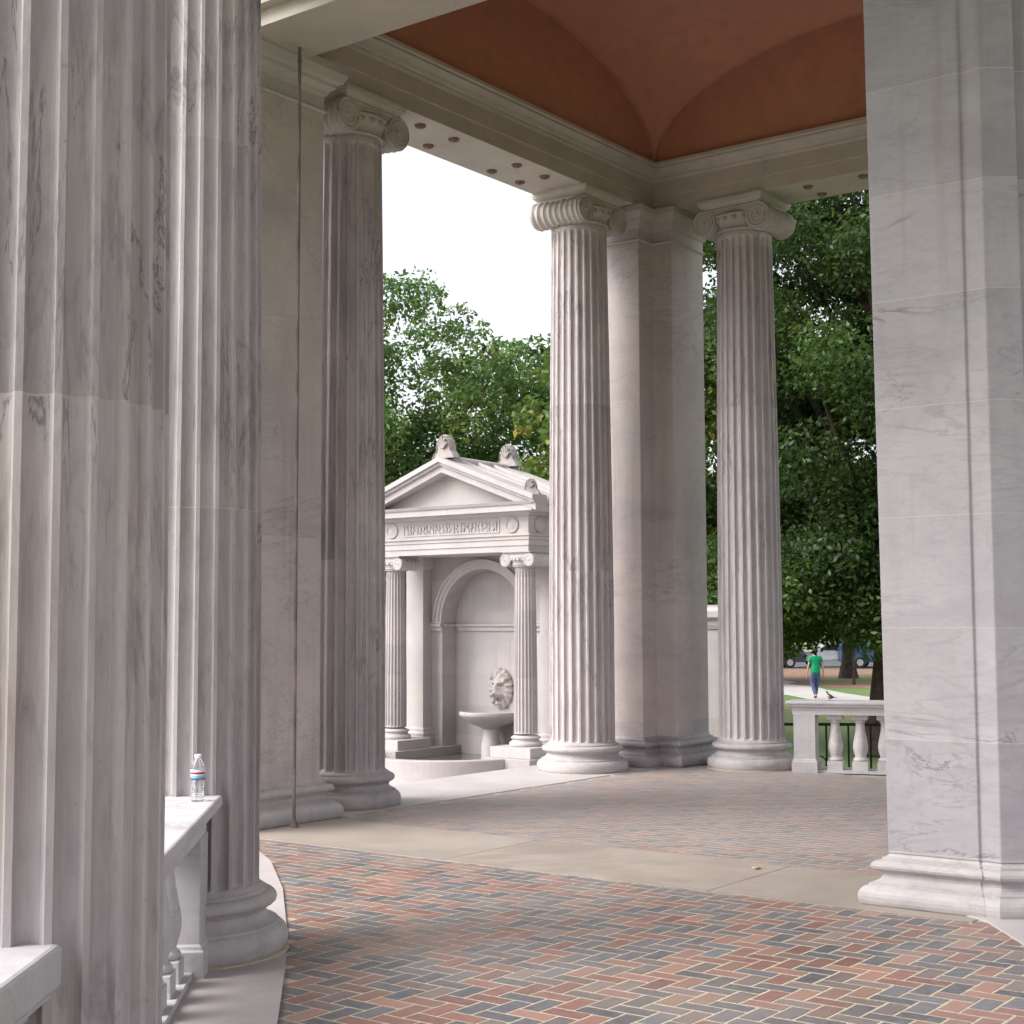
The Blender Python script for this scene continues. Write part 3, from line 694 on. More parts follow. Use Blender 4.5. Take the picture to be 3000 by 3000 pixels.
fp.build('frieze_relief', M_whitecap, ft)
for dx, onside in ((-1.0, 0), (1.0, 0), (0.0, 1)):
    dm = MB(); Mx = (Matrix.Translation((dx, -0.012, fz(2.835))) @ Matrix.Rotation(R(90), 4, 'X')) if not onside else (Matrix.Translation((1.252, 0.22, fz(2.835))) @ Matrix.Rotation(R(90), 4, 'Y'))
    dm.lathe([(0.098, -0.004), (0.098, 0.014), (0.085, 0.02), (0.075, 0.012), (0.07, 0.008), (0.04, 0.012), (0.02, 0.022), (0.002, 0.024)], 32, M=Mx); dm.build('disc_ornament', M_whitecap, ft)
# pediment and roof
slope = (3.70 - 3.14) / 1.50
ty = MB(); ty.loft([[(-1.30, y, fz(3.108)), (1.30, y, fz(3.108)), (0, y, fz(3.108 + 1.30 * slope))] for y in (0.0, 1.4)], True, False); ty.build('tympanum', M_white, ft)
rk = MB()
def rake(y0, y1, zb, zt, up=0.0):
    for sx in (-1, 1):
        poly = [(0, 3.70 + zt), (sx * 1.50, 3.14 + zt), (sx * 1.50, 3.14 + zb), (0, 3.70 + zb)]
        rk.loft([[(x, y, fz(z)) for x, z in poly] for y in (y0, y1)], True, False)
rake(-0.20, 0.02, -0.150, -0.060); rake(-0.235, 0.03, -0.059, -0.020); rake(-0.27, 0.04, -0.019, 0.045)
rake(1.08, 1.36, -0.03, 0.040); rk.build('raking_cornice', M_whitecap, ft)
rf = MB()
for sx in (-1, 1):
    poly = [(0, 3.70 - 0.005), (sx * 1.49, 3.14 - 0.005), (sx * 1.49, 3.14 - 0.05), (0, 3.70 - 0.05)]
    rf.loft([[(x, y, fz(z)) for x, z in poly] for y in (0.035, 1.10)], True, False)
    for yy in (0.17, 0.52, 0.86):
        rf.tube([(0, yy, fz(3.70 + 0.01)), (sx * 1.49, yy, fz(3.14 + 0.01))], 0.045, 10)
rf.tube([(0, -0.05, fz(3.72)), (0, 1.2, fz(3.71))], 0.06, 10)
rf.build('roof', M_whitecap, ft)
def acroterion(loc, s, rot=0.0, half=False):
    o_ = MB(); out = []
    lob = 7
    for i in range(60):
        a_ = math.pi * i / 59; e = 0.5 + 0.5 * abs(math.sin(lob * a_ / 1.0)) ** 0.6
        out.append((0.125 * math.cos(a_) * (0.86 + 0.14 * e), 0.12 + 0.20 * math.sin(a_) * (0.88 + 0.12 * e)))
    poly = [(-0.20, 0.0), (0.20, 0.0), (0.17, 0.05), (0.135, 0.09)] + out + [(-0.135, 0.09), (-0.17, 0.05)]
    poly = [(x * s, z * s) for x, z in poly]; cx_, cz_ = 0, 0.12 * s
    rings = []
    for y, k in ((-0.055, 0.80), (-0.075, 0.93), (-0.03, 1.0), (0.03, 1.0), (0.075, 0.93), (0.06, 0.80)):
        rings.append([(cx_ + (x - cx_) * k, y * s, (z * k + cz_ * (1 - k)) if z > 0.01 else z) for x, z in poly])
    o_.loft(rings, True, False)
    for k in range(5):
        a_ = R(30 + 30 * k); M = Matrix.Translation((0, -0.07 * s, 0.13 * s))
        o_.tube([(0, -0.072 * s, 0.13 * s), (0.09 * s * math.cos(a_), -0.09 * s, (0.13 + 0.15 * math.sin(a_)) * s)], [0.014 * s, 0.022 * s], 6)
    ob = o_.build('acroterion', M_ac, ft, bevel=0.004); ob.location = loc; ob.rotation_euler = (0, 0, rot)
M_ac = marble('weathered marble', course=50, z0=-20, jw=0, vein=0.5, stain=0.6, tone=0.05, base=(0.42, 0.38, 0.365))
acroterion((0, -0.10, fz(3.735)), 0.98); acroterion((0, 1.25, fz(3.735)), 0.98); acroterion((1.36, -0.10, fz(3.20)), 0.62, R(20)); acroterion((-1.36, -0.10, fz(3.20)), 0.62, R(-20))
# basin: curved wall in front
bs_mb = MB(); ro_, ri_ = 1.10, 0.95; c_y = -0.05
rings = []
for i in range(41):
    a_ = math.pi + math.pi * i / 40
    rings.append([(r * math.cos(a_), c_y + r * math.sin(a_), fz(z)) for r, z in ((ri_, -0.30), (ri_, -0.062), (ri_ + 0.008, -0.052), (ro_ - 0.008, -0.052), (ro_, -0.062), (ro_, -0.30))])
bs_mb.loft(rings, True, False); bs_mb.build('basin', M_white, ft)
m_, t_, bs_ = newmat('still water'); bs_.inputs['Base Color'].default_value = (0.10, 0.09, 0.08, 1); bs_.inputs['Roughness'].default_value = 0.08; M_water = m_
wm = MB(); wm.add([(0.955 * math.cos(math.pi + math.pi * i / 30), c_y + 0.955 * math.sin(math.pi + math.pi * i / 30), fz(-0.16)) for i in range(31)], [tuple(range(31))])
wm.box(-0.70, 0.70, c_y, 1.08, fz(-0.22), fz(-0.16)); wm.build('water', M_water, ft)
# bowl on its stand
bw = MB(); bw.lathe([(0.13, fz(-0.2)), (0.13, fz(0.02)), (0.115, fz(0.06)), (0.11, fz(0.20)), (0.15, fz(0.235)), (0.26, fz(0.275)), (0.36, fz(0.335)), (0.405, fz(0.375)), (0.415, fz(0.385)), (0.425, fz(0.40)), (0.425, fz(0.435)), (0.40, fz(0.44)), (0.38, fz(0.41)), (0.20, fz(0.33)), (0.02, fz(0.31))], 48, c=(0.0, 0.84))
bw.build('bowl', M_whitecap, ft)
# lion mask as carved relief
def lion():
    w, h, n1, n2 = 0.20, 0.275, 64, 84
    G = lambda x, z, cx, cz, sx, sz, a_: a_ * math.exp(-((x - cx) / sx) ** 2 - ((z - cz) / sz) ** 2)
    def f(x, z):
        e = (x / w) ** 2 + (z / h) ** 2
        if e > 1: return 0
        v = 0.075 * (1 - e) ** 0.45
        ax_ = abs(x)
        ang = math.atan2(z, x); rr = math.sqrt(e)
        v += 0.030 * max(0, math.sin(ang * 13 + rr * 5)) ** 0.7 * max(0, min(1, (rr - 0.55) / 0.2)) * (1 if z > -0.16 or ax_ > 0.06 else 0.4)
        v += G(x, z, 0, 0.06, 0.11, 0.13, 0.05)
        v += G(ax_, z, 0.0, -0.03, 0.045, 0.11, 0.060)      # nose ridge
        v += G(ax_, z, 0.045, -0.085, 0.045, 0.040, 0.070)   # muzzle cushions
        v += G(x, z, 0, -0.055, 0.030, 0.020, 0.045)
        v += G(ax_, z, 0.062, 0.085, 0.045, 0.020, 0.040)   # brows
        v -= G(ax_, z, 0.060, 0.045, 0.026, 0.017, 0.045)   # eye hollows
        v += G(ax_, z, 0.060, 0.045, 0.012, 0.009, 0.020)
        v -= G(x, z, 0, -0.145, 0.040, 0.024, 0.100)        # open mouth
        v += G(x, z, 0, -0.195, 0.045, 0.022, 0.050)        # chin
        v += G(ax_, z, 0.115, 0.165, 0.030, 0.035, 0.060) - G(ax_, z, 0.115, 0.165, 0.014, 0.018, 0.045)
        v += 0.02 * math.exp(-(x / 0.02) ** 2) * max(0, min(1, (z - 0.1) * 8))
        return max(0.0, v)
    m_ = MB(); rows = []
    for j in range(n2 + 1):
        z = -h + 2 * h * j / n2; ww = w * math.sqrt(max(0.0001, 1 - (z / h) ** 2))
        rows.append([(-ww + 2 * ww * i / n1, -f(-ww + 2 * ww * i / n1, z), z) for i in range(n1 + 1)])
    m_.loft(rows, False, True, closed=False)
    m_.lathe([(0.17, 0), (0.175, 0.02), (0.15, 0.03)], 32, M=Matrix.Diagonal((1, 1, 1.5, 1)) @ Matrix.Rotation(R(90), 4, 'X'))
    o = m_.build('lion_head', M_ac, ft); o.location = (0, 1.078, fz(0.73))
lion()

# ------------------------------------------------------------ pale pier seen through the slit, iron fence
gpv = thing('marble_gate_pier', (3.55, 24.2, -1.05), R(-20), 'pale marble wall glimpsed between the corner pier and the right fluted column', 'wall')
m_ = MB(); molded(m_, [(-0.9, -0.35), (0.25, -0.35), (0.25, 0.35), (-0.9, 0.35)], [(0.12, 0), (0.12, 0.4), (0.0, 0.46), (0.0, 2.55)]); m_.build('wall_body', M_white, gpv)
m_ = MB(); molded(m_, [(-0.9, -0.35), (0.25, -0.35), (0.25, 0.35), (-0.9, 0.35)], [(0.02, 2.551), (0.05, 2.62), (0.05, 2.68), (0.13, 2.74), (0.13, 2.84), (0.0, 2.9), (0.0, 2.94)]); m_.build('cornice', M_whitecap, gpv)
fe = thing('iron_fence', (2.95, 18.3, -1.05), R(-6), 'black iron fence with thin bars behind the right balustrade', 'fence')
m_ = MB(); m_.box(0, 4.4, -0.02, 0.02, 1.395, 1.43); m_.build('top_rail', M_iron, fe)
m_ = MB(); m_.box(0, 4.4, -0.012, 0.012, 0.82, 0.845); m_.box(0, 4.4, -0.012, 0.012, 0.15, 0.175); m_.build('cross_rail', M_iron, fe)
b0 = None
for i in range(17):
    if b0 is None:
        m_ = MB(); m_.box(-0.011, 0.011, -0.011, 0.011, 0, 1.395); b0 = o = m_.build('bar', M_iron, fe)
    else: o = b0.copy(); C.objects.link(o); o.parent = fe
    o.location = (0.08 + 0.265 * i, 0, 0)
for i in (3, 7, 11):
    m_ = MB(); m_.tube([(0.075 * math.cos(k * R(18)), 0, 0.075 * math.sin(k * R(18))) for k in range(21)], 0.009, 6); o = m_.build('scroll', M_iron, fe); o.location = (0.08 + 0.265 * i - 0.08, 0, 0.95)
for x in (0.6, 2.9):
    m_ = MB(); m_.box(-0.03, 0.03, -0.03, 0.03, 0, 1.5); o = m_.build('post', M_iron, fe); o.location = (x, 0, 0)

# ------------------------------------------------------------ trees
def tree(name, loc, label, trunk_h, trunk_r, crown_c, crown_r, nclump, per, leaf, seed, tints, group='park trees', lean=(0, 0), clump_r=0.75, limbs=22, shell=0.35, tips=0, cut=None, zlow=None, extra=()):
    rnd = np.random.default_rng(seed)
    t = thing(name, loc, 0, label, 'tree', group)
    cc = np.array(crown_c); cr = np.array(crown_r)
    d = rnd.normal(size=(nclump, 3)); d /= np.linalg.norm(d, axis=1)[:, None]
    rad = (shell + (1 - shell) * rnd.random(nclump)) ** 0.6
    cen = cc + d * rad[:, None] * cr * (1 + 0.14 * np.sin(5 * d[:, :1] + 3 * d[:, 2:] * 2 + seed) + rnd.normal(size=(nclump, 1)) * 0.06)
    if zlow is not None:
        cen = cen[cen[:, 2] > zlow]
    if cut is not None: cen = cen[[cut(c) for c in cen]]
    ncore = len(cen)
    if len(extra): cen = np.vstack([cen, np.array(extra)])
    sizes = clump_r * rnd.uniform(0.55, 1.25, len(cen)); cnt = np.maximum(6, (per * (sizes / clump_r) ** 2).astype(int))
    if tips:
        td = rnd.normal(size=(tips, 3)); td[:, 2] = abs(td[:, 2]) + 0.6; td /= np.linalg.norm(td, axis=1)[:, None]
        tc = cc + td * cr * rnd.uniform(1.0, 1.17, (tips, 1)); cen = np.vstack([cen, tc]); sizes = np.append(sizes, np.full(tips, clump_r * 0.32)); cnt = np.append(cnt, np.full(tips, int(per * 0.09) + 3))
    pos = np.repeat(cen, cnt, axis=0); n = len(pos); sz = np.repeat(sizes, cnt)
    off = rnd.normal(size=(n, 3)); off /= np.linalg.norm(off, axis=1)[:, None]
    off *= (rnd.random(n) ** 0.45 * sz)[:, None] * np.array([1, 1, 0.72]); pos = pos + off
    ctint = np.repeat(rnd.choice(len(tints), len(cen), p=np.array([w for _, w in tints]) / sum(w for _, w in tints)), cnt)
    lt = np.where(rnd.random(n) < 0.7, ctint, rnd.choice(len(tints), n, p=np.array([w for _, w in tints]) / sum(w for _, w in tints)))
    col = np.array([c for c, _ in tints])[lt] * rnd.uniform(0.65, 1.35, (n, 1)) * np.repeat(rnd.uniform(0.8, 1.2, len(cen)), cnt)[:, None]
    nrm = rnd.normal(size=(n, 3)) * 0.75 + off / (np.linalg.norm(off, axis=1)[:, None] + 1e-6) * 0.5 + np.array([0, 0, 0.55]); nrm /= np.linalg.norm(nrm, axis=1)[:, None]
    a_ = np.cross(nrm, rnd.normal(size=(n, 3))); a_ /= np.linalg.norm(a_, axis=1)[:, None]; b_ = np.cross(nrm, a_)
    s = leaf * rnd.uniform(0.6, 1.35, (n, 1))
    v = np.empty((n, 4, 3)); v[:, 0] = pos - a_ * s; v[:, 1] = pos + b_ * s * 0.5 - nrm * s * 0.12; v[:, 2] = pos + a_ * s; v[:, 3] = pos - b_ * s * 0.5 - nrm * s * 0.12
    me = bpy.data.meshes.new('crown'); me.vertices.add(n * 4); me.vertices.foreach_set('co', v.astype(np.float32).ravel())
    me.loops.add(n * 4); me.loops.foreach_set('vertex_index', np.arange(n * 4, dtype=np.int32))
    me.polygons.add(n); me.polygons.foreach_set('loop_start', np.arange(0, n * 4, 4, dtype=np.int32)); me.polygons.foreach_set('loop_total', np.full(n, 4, dtype=np.int32))
    ca = me.color_attributes.new('tint', 'FLOAT_COLOR', 'CORNER'); cc4 = np.concatenate([np.repeat(col, 4, axis=0), np.ones((n * 4, 1))], axis=1)
    ca.data.foreach_set('color', cc4.astype(np.float32).ravel()); me.update(calc_edges=True); me.materials.append(M_leaf)
    o = bpy.data.objects.new('crown', me); C.objects.link(o); o.parent = t
    tb = MB(); r_ = random.Random(seed)
    pts = []; rr = []
    topz = cc[2] + cr[2] * 0.35
    for i in range(11):
        k = i / 10; z = topz * k
        pts.append((lean[0] * k + 0.12 * math.sin(k * 5 + seed) * k + cc[0] * max(0, k - 0.4), lean[1] * k + cc[1] * max(0, k - 0.4), z)); rr.append(trunk_r * (1 - 0.78 * k) * (1 + 0.55 * math.exp(-z / 0.45)))
    tb.tube(pts, rr, 14)
    idx = rnd.permutation(ncore)[:limbs]
    for j in idx:
        c = cen[j]; k0 = min(0.9, max(trunk_h / topz, (c[2] - cr[2] * 0.5) / topz * 0.85)) if topz > 0 else 0.5
        s0 = Vector(pts[int(k0 * 10)]); e = Vector(c); mid = s0.lerp(e, 0.5) + Vector((0, 0, -0.08 * (e - s0).length + r_.uniform(-.2, .4)))
        r1 = trunk_r * 0.36 * (1 - 0.4 * k0)
        P_ = []
        for q_ in range(7):
            u = q_ / 6; P_.append(s0 * (1 - u) ** 2 + mid * 2 * u * (1 - u) + e * u * u)
        tb.tube(P_, [max(0.015, r1 * (1 - 0.86 * q_ / 6)) for q_ in range(7)], 7)
        for q_ in range(3):
            k1 = cen[r_.randrange(len(cen))]
            dd = Vector(k1) - P_[4]
            if dd.length < 2.6: tb.tube([P_[4], P_[4].lerp(Vector(k1), 0.5) + Vector((0, 0, 0.1)), Vector(k1)], [r1 * 0.3, r1 * 0.2, 0.012], 5)
    tb.build('trunk', M_bark, t)
    return t
G1 = [((0.050, 0.105, 0.022), 5), ((0.075, 0.15, 0.03), 4), ((0.035, 0.075, 0.02), 4), ((0.13, 0.20, 0.045), 1)]
G2 = [((0.085, 0.165, 0.045), 5), ((0.13, 0.225, 0.06), 4), ((0.055, 0.115, 0.04), 3), ((0.20, 0.26, 0.07), 1.2)]
G3 = [((0.16, 0.20, 0.04), 4), ((0.10, 0.17, 0.04), 4), ((0.34, 0.26, 0.04), 1.4), ((0.24, 0.24, 0.05), 2)]
rx_ = random.Random(4)
low = [(rx_.uniform(-4.2, 1.2), rx_.uniform(-3.0, 1.5), rx_.uniform(2.62, 3.9)) for _ in range(80)]
tree('shade_tree', (7.55, 30, -1.05), 'big dark green shade tree filling the right opening, thick trunk beside the block pier', 2.9, 0.46, (-0.1, 0.3, 8.4), (5.0, 4.2, 6.6), 330, 850, 0.062, 3, [(tuple(v * 0.58 for v in c_), w_) for c_, w_ in G1], lean=(0.9, 0), clump_r=0.92, limbs=26, shell=0.10, zlow=2.9, extra=low)
tree('shade_tree', (-3.3, 38, -1.05), 'tall light green tree above the left slope of the fountain pediment', 3.5, 0.36, (0, 0, 6.4), (3.4, 4.0, 4.5), 240, 330, 0.078, 7, G2, clump_r=0.85, limbs=30, shell=0.15, tips=120)
tree('shade_tree', (1.0, 42, -1.05), 'rounded dark green tree behind the rear ornament of the fountain roof', 3.0, 0.36, (0.4, 0, 6.0), (4.4, 4.0, 4.4), 180, 300, 0.10, 12, G1[:3] + [((0.09, 0.17, 0.04), 4)], clump_r=0.9, limbs=26, shell=0.2, tips=55)
tree('maple_tree', (3.0, 33, -1.05), 'yellow tinged tree showing beside the middle fluted column', 3.0, 0.30, (0, 0, 5.8), (2.9, 2.8, 3.6), 95, 230, 0.10, 21, G3, clump_r=0.75, limbs=20, shell=0.2, tips=12)
tree('bushy_tree', (-4.6, 30.5, -1.05), 'low yellowish green bushy tree at the left end of the fountain eaves', 1.0, 0.16, (0, 0, 3.6), (2.6, 1.8, 2.2), 70, 220, 0.085, 23, G3, clump_r=0.6, limbs=14, shell=0.2)
tree('street_tree', (gp(1596, 1281)[0], gp(1596, 1281)[1], -1.05), 'grey flared tree trunk on the lawn just behind the thin staked sapling', 2.6, 0.32, (0, 0, 6.0), (3.4, 3.0, 3.4), 70, 150, 0.17, 31, G1, clump_r=1.0, limbs=14)
tree('sapling', (gp(1606, 1293)[0], gp(1606, 1293)[1], -1.05), 'thin young sapling standing in the brown mulch ring', 1.6, 0.05, (0, 0, 2.9), (0.9, 0.9, 1.1), 22, 110, 0.10, 33, G2, clump_r=0.4, limbs=8)
for k, (x_, y_, hgt, lab) in enumerate([(17, 112, 9, 'far tree beyond the road, directly behind the dark van'), (31, 116, 10, 'far tree beyond the road, right of the walking person'), (44, 108, 9, 'far tree beyond the road, hidden mostly by the big shade tree trunk'),
                                        (-13, 62, 10, 'far tree seen through gaps low in the light green tree'), (9.3, 66, 10, 'far tree seen in the slit left of the right fluted column')]):
    tree('distant_tree', (x_, y_, -1.05), lab, 2.5, 0.4, (0, 0, hgt * 0.5), (6.4, 4.5, hgt * 0.5), 120, 110, 0.28, 50 + k, G1, clump_r=1.4, limbs=14, shell=0.1)

# ------------------------------------------------------------ vehicles on the road
M_glass = plain('dark glass', (0.02, 0.025, 0.03), 0.1); M_tyre = plain('tyre rubber', (0.015, 0.015, 0.015), 0.8); M_rim = plain('wheel metal', (0.45, 0.45, 0.47), 0.35, 0.7)
def vehicle(name, loc, rz, col, label, prof, glass, length, cat):
    t = thing(name, loc, rz, label, cat, 'vehicles parked along the road')
    M_p = plain(name + ' paint', col, 0.3)
    b = MB(); rings = []
    for y, k in ((-0.90, 0.93), (-0.86, 1.0), (0.86, 1.0), (0.90, 0.93)):
        zc = 0.7
        rings.append([(x * (0.5 + 0.5 * k) if 0 else x, y * (1.0 if z < 1.0 else 0.86), zc + (z - zc) * k) for x, z in prof])
    b.loft(rings, True, False); b.build('body', M_p, t, bevel=0.05)
    for sy in (-1, 1):
        for gx in glass:
            m_ = MB(); m_.loft([[(x, sy * (0.80 if z > 1.0 else 0.905), z) for x, z in gx], [(x, sy * (0.775 + 0.012), z) for x, z in gx]], True, False); m_.build('window', M_glass, t)
        for wx in (-length * 0.31, length * 0.31):
            m_ = MB(); m_.lathe([(0.2, -0.11), (0.31, -0.11), (0.33, -0.07), (0.33, 0.07), (0.31, 0.11), (0.2, 0.11)], 20, M=Matrix.Translation((wx, sy * 0.82, 0.33)) @ Matrix.Rotation(R(90), 4, 'X')); wo_ = m_.build('wheel', M_tyre, t)
            m_ = MB(); m_.lathe([(0.19, -0.115), (0.19, 0.115)], 16, M=Matrix.Translation((wx, sy * 0.82, 0.33)) @ Matrix.Rotation(R(90), 4, 'X')); m_.build('rim', M_rim, wo_)
    return t
car = [(-2.2, 0.35), (-2.25, 0.75), (-2.1, 0.92), (-1.35, 1.0), (-0.75, 1.40), (0.45, 1.45), (1.15, 1.02), (2.05, 0.88), (2.25, 0.65), (2.2, 0.35)]
cglass = [[(-1.15, 1.03), (-0.72, 1.34), (-0.12, 1.38), (-0.12, 1.03)], [(-0.05, 1.03), (-0.05, 1.38), (0.42, 1.38), (0.95, 1.03)]]
van = [(-2.4, 0.35), (-2.45, 1.0), (-2.35, 1.95), (-2.2, 2.02), (1.2, 2.0), (1.75, 1.25), (2.35, 1.08), (2.5, 0.75), (2.45, 0.35)]
vglass = [[(-1.9, 1.2), (-1.9, 1.75), (-0.3, 1.75), (-0.3, 1.2)], [(-0.2, 1.2), (-0.2, 1.75), (0.95, 1.75), (1.25, 1.2)]]
vehicle('parked_van', (14.6, 87.5, -1.042), R(3), (0.03, 0.035, 0.06), 'dark blue van parked on the road beside the right fluted column', van, vglass, 4.9, 'van')
vehicle('parked_car', (19.4, 89, -1.042), R(0), (0.30, 0.31, 0.33), 'silver car on the road left of the walking person', car, cglass, 4.5, 'car')
vehicle('parked_van', (21.6, 86.9, -1.042), R(0), (0.015, 0.04, 0.10), 'blue van on the road right of the walking person', van, vglass, 4.9, 'van')

# ------------------------------------------------------------ walking person seen from behind
M_skin = plain('skin', (0.42, 0.24, 0.17), 0.5); M_shirt = plain('green cotton', (0.0, 0.23, 0.10), 0.8, nscale=20); M_jean = plain('blue denim', (0.055, 0.085, 0.17), 0.85, nscale=15, var=0.35)
M_hair = plain('dark hair', (0.02, 0.014, 0.01), 0.6); M_shoe = plain('dark shoe', (0.03, 0.03, 0.04), 0.6)
def skin(name, mat, verts, edges, parent, root=0, sub=2):
    me = bpy.data.meshes.new(name); me.from_pydata([v[:3] for v in verts], edges, []); me.materials.append(mat)
    o = bpy.data.objects.new(name, me); C.objects.link(o); o.parent = parent
    o.modifiers.new('skin', 'SKIN'); s_ = me.skin_vertices[0].data if me.skin_vertices else None
    if s_ is None:
        bpy.context.view_layer.objects.active = o
    for i, v in enumerate(verts):
        me.skin_vertices[0].data[i].radius = (v[3], v[4] if len(v) > 4 else v[3])
    me.skin_vertices[0].data[root].use_root = True
    m2 = o.modifiers.new('sub', 'SUBSURF'); m2.levels = sub; m2.render_levels = sub
    for p in me.polygons: p.use_smooth = True
    o.modifiers['skin'].use_smooth_shade = True
    return o
pt = thing('person', (10.62, 52.2, -1.045), R(4), 'person in a green t-shirt and blue jeans walking away on the park path', 'person')
hip, sh = 0.93, 1.44
bv = [(0, 0, hip, .145, .11), (0, 0.005, 1.10, .125, .095), (0, 0.01, 1.28, .15, .11), (0, 0.0, 1.42, .12, .09), (0, 0.015, 1.50, .055, .055), (0, 0.03, 1.57, .07, .08), (0, 0.035, 1.67, .078, .095), (0, 0.03, 1.74, .06, .07),
      (-.17, 0, 1.41, .062), (-.235, -.02, 1.20, .045), (-.265, -.01, 1.08, .038), (-.275, .05, .86, .028), (-.275, .07, .79, .034, .02),
      (.17, 0, 1.41, .062), (.235, -.01, 1.20, .045), (.27, -.02, 1.08, .038), (.285, .03, .86, .028), (.285, .05, .79, .034, .02),
      (-.095, 0, .88, .095), (-.11, .06, .50, .062), (-.09, .0, .40, .056), (-.05, -.16, .14, .038), (-.05, -.18, .09, .04), (-.05, -.09, .03, .03),
      (.095, 0, .88, .095), (.08, .12, .49, .062), (.06, .13, .38, .056), (.03, .13, .10, .038), (.03, .12, .06, .04), (.03, .24, .035, .03)]
be = [(0, 1), (1, 2), (2, 3), (3, 4), (4, 5), (5, 6), (6, 7), (3, 8), (8, 9), (9, 10), (10, 11), (11, 12), (3, 13), (13, 14), (14, 15), (15, 16), (16, 17), (0, 18), (18, 19), (19, 20), (20, 21), (21, 22), (22, 23), (0, 24), (24, 25), (25, 26), (26, 27), (27, 28), (28, 29)]
for hx_, hz in ((-.275, .79), (.285, .79)):
    b0_ = len(bv); root_i = 12 if hx_ < 0 else 17
    for k in range(5):
        fx = hx_ + (-0.028 + 0.014 * k) * (1 if k else 1.4); ln = (0.05, 0.075, 0.085, 0.08, 0.06)[k]
        bv += [(fx, .075 + (0.02 if k == 0 else 0), hz - 0.05, .009), (fx, .085 + (0.03 if k == 0 else 0.01), hz - 0.05 - ln, .007)]
        be += [(root_i, len(bv) - 2), (len(bv) - 2, len(bv) - 1)]
bod = skin('body', M_skin, [tuple(v) for v in bv], be, pt, sub=1)
hr = MB(); hr.lathe([(0.01, 1.79), (0.05, 1.782), (0.085, 1.75), (0.10, 1.69), (0.098, 1.63), (0.085, 1.585), (0.05, 1.57)], 20, c=(0, 0.015)); hr.build('hair', M_hair, pt)
skin('shirt', M_shirt, [(0, 0, .84, .19, .155), (0, 0, .95, .19, .15), (0, .005, 1.10, .175, .14), (0, .01, 1.28, .175, .13), (0, 0, 1.42, .14, .10), (0, .01, 1.475, .075, .07), (-.17, 0, 1.41, .085), (-.225, -.015, 1.24, .072), (.17, 0, 1.41, .085), (.225, -.01, 1.24, .072)],
     [(0, 1), (1, 2), (2, 3), (3, 4), (4, 5), (4, 6), (6, 7), (4, 8), (8, 9)], pt)
skin('jeans', M_jean, [(0, 0, 1.0, .15, .12), (0, 0, .90, .155, .125), (-.10, .01, .82, .105), (-.11, .06, .50, .082), (-.09, 0, .40, .076), (-.05, -.155, .12, .062), (.10, .01, .82, .105), (.08, .12, .49, .082), (.06, .13, .38, .076), (.03, .13, .10, .062)],
     [(0, 1), (1, 2), (2, 3), (3, 4), (4, 5), (1, 6), (6, 7), (7, 8), (8, 9)], pt)
for i, vv in enumerate(([(-.05, -.20, .10, .048), (-.05, -.14, .055, .048), (-.05, -.06, .035, .04)], [(.03, .09, .05, .05), (.03, .17, .045, .048), (.03, .27, .035, .04)])):
    skin('shoe', M_shoe, vv, [(0, 1), (1, 2)], pt, sub=2)

# small bird perched on the right balustrade
M_brd = plain('brown feathers', (0.09, 0.06, 0.045), 0.8, nscale=60, var=0.4); M_buff = plain('buff feathers', (0.50, 0.38, 0.20), 0.8, nscale=60)
ca_, sa_ = math.cos(R(-19)), math.sin(R(-19))
bd = thing('small_bird', (rx + 0.40 * ca_, ry - 0.10 + 0.40 * sa_, 0.765), R(200), 'small brown and buff bird perched on the right balustrade rail', 'bird')
bm_ = MB(); rings = []
spine = [(-0.055, 0.030, 0.003), (-0.035, 0.034, 0.010), (-0.015, 0.036, 0.021), (0.005, 0.042, 0.027), (0.020, 0.054, 0.024), (0.027, 0.068, 0.017), (0.031, 0.078, 0.0175), (0.038, 0.088, 0.0165), (0.047, 0.092, 0.010), (0.053, 0.0925, 0.004)]
for x, z, r_ in spine: rings.append([(x + (0.3 * r_ * math.sin(a_) if z > 0.05 else 0), r_ * 0.9 * math.cos(a_), z + r_ * math.sin(a_)) for a_ in [k * math.pi / 6 for k in range(12)]])
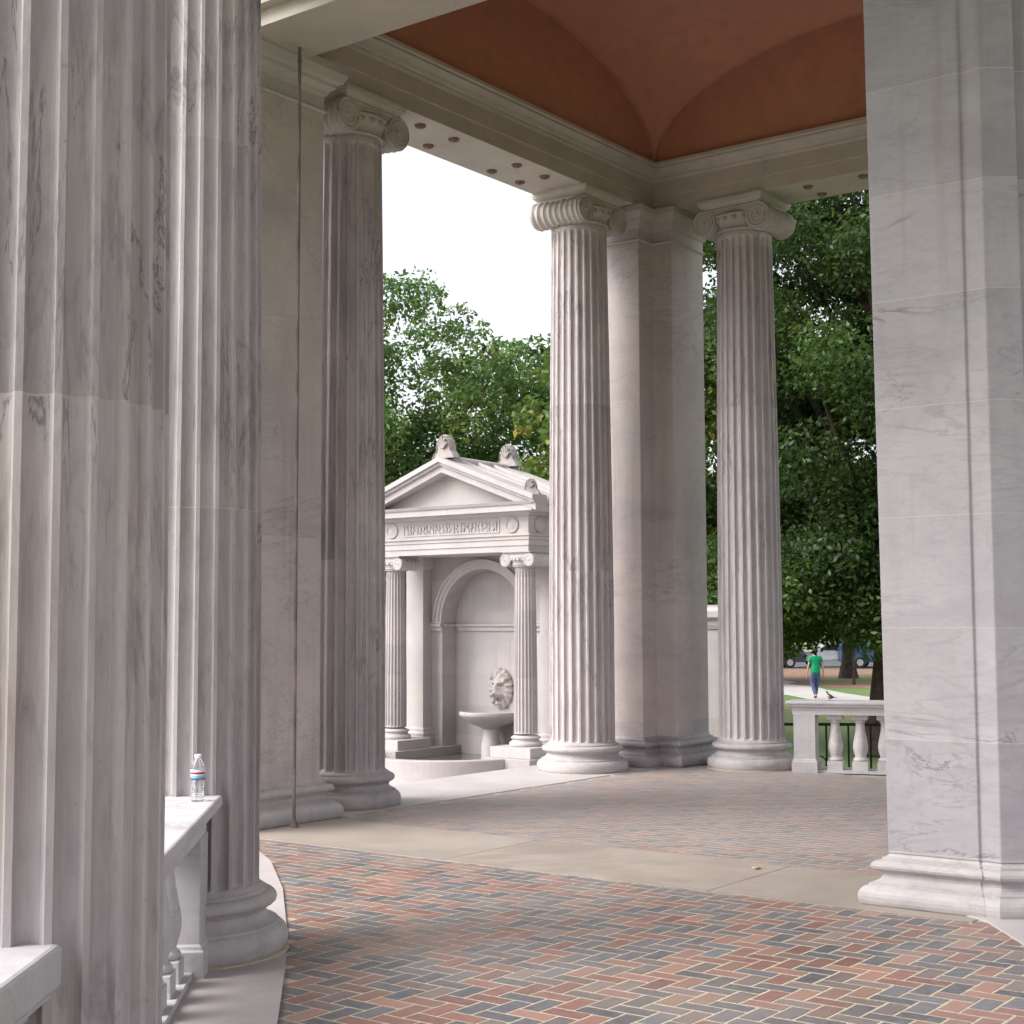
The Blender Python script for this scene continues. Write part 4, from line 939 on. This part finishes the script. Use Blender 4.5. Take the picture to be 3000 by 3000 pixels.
bm_.loft(rings, True, True); bm_.build('body', M_brd, bd)
bm_ = MB(); bm_.lathe([(0.002, -1), (0.7, -0.7), (1, 0), (0.7, 0.7), (0.002, 1)], 12, M=Matrix.Translation((0.017, 0, 0.040)) @ Matrix.Diagonal((0.020, 0.020, 0.024, 1))); bm_.build('breast', M_buff, bd)
bm_ = MB(); bm_.loft([[(-0.05, -0.010, 0.030), (-0.05, 0.010, 0.030), (-0.05, 0.010, 0.034), (-0.05, -0.010, 0.034)], [(-0.095, -0.009, 0.018), (-0.095, 0.009, 0.018), (-0.095, 0.009, 0.020), (-0.095, -0.009, 0.020)]], True, False); bm_.build('tail', M_brd, bd)
bm_ = MB(); bm_.lathe([(0.004, 0), (0.0005, 0.013)], 8, M=Matrix.Translation((0.050, 0, 0.092)) @ Matrix.Rotation(R(95), 4, 'Y')); bm_.build('beak', M_dark, bd)
for sy in (-1, 1):
    bm_ = MB(); bm_.tube([(0.003, sy * 0.009, 0.022), (0.006, sy * 0.009, 0.010), (0.004, sy * 0.009, 0.0)], 0.0013, 5); bm_.tube([(-0.006, sy * 0.009, 0.001), (0.014, sy * 0.009, 0.001)], 0.0012, 5); bm_.build('leg', M_dark, bd)

# dry leaves on the floor
M_dry = plain('dry leaf', (0.52, 0.42, 0.27), 0.8)
def fallen(x, y, rz, k, label):
    lm = MB(); pts = []
    for i in range(14):
        a_ = 2 * math.pi * i / 14; rr_ = 0.028 * k * (1 + 0.25 * math.cos(3 * a_))
        pts.append((1.5 * rr_ * math.cos(a_), rr_ * math.sin(a_), 0.004 + 0.010 * abs(math.sin(a_))))
    lm.add([(0, 0, 0.002)] + pts, [(0, i + 1, (i + 1) % 14 + 1) for i in range(14)], True)
    o = lm.build('fallen_leaf', M_dry); o.location = (x, y, 0.005); o.rotation_euler = (0, 0, rz)
    m2 = o.modifiers.new('thick', 'SOLIDIFY'); m2.thickness = 0.0008
    tag(o, label, 'leaf')
fallen(1.58, 9.77, 0.7, 0.8, 'small pale dry leaf lying on the tan concrete strip')
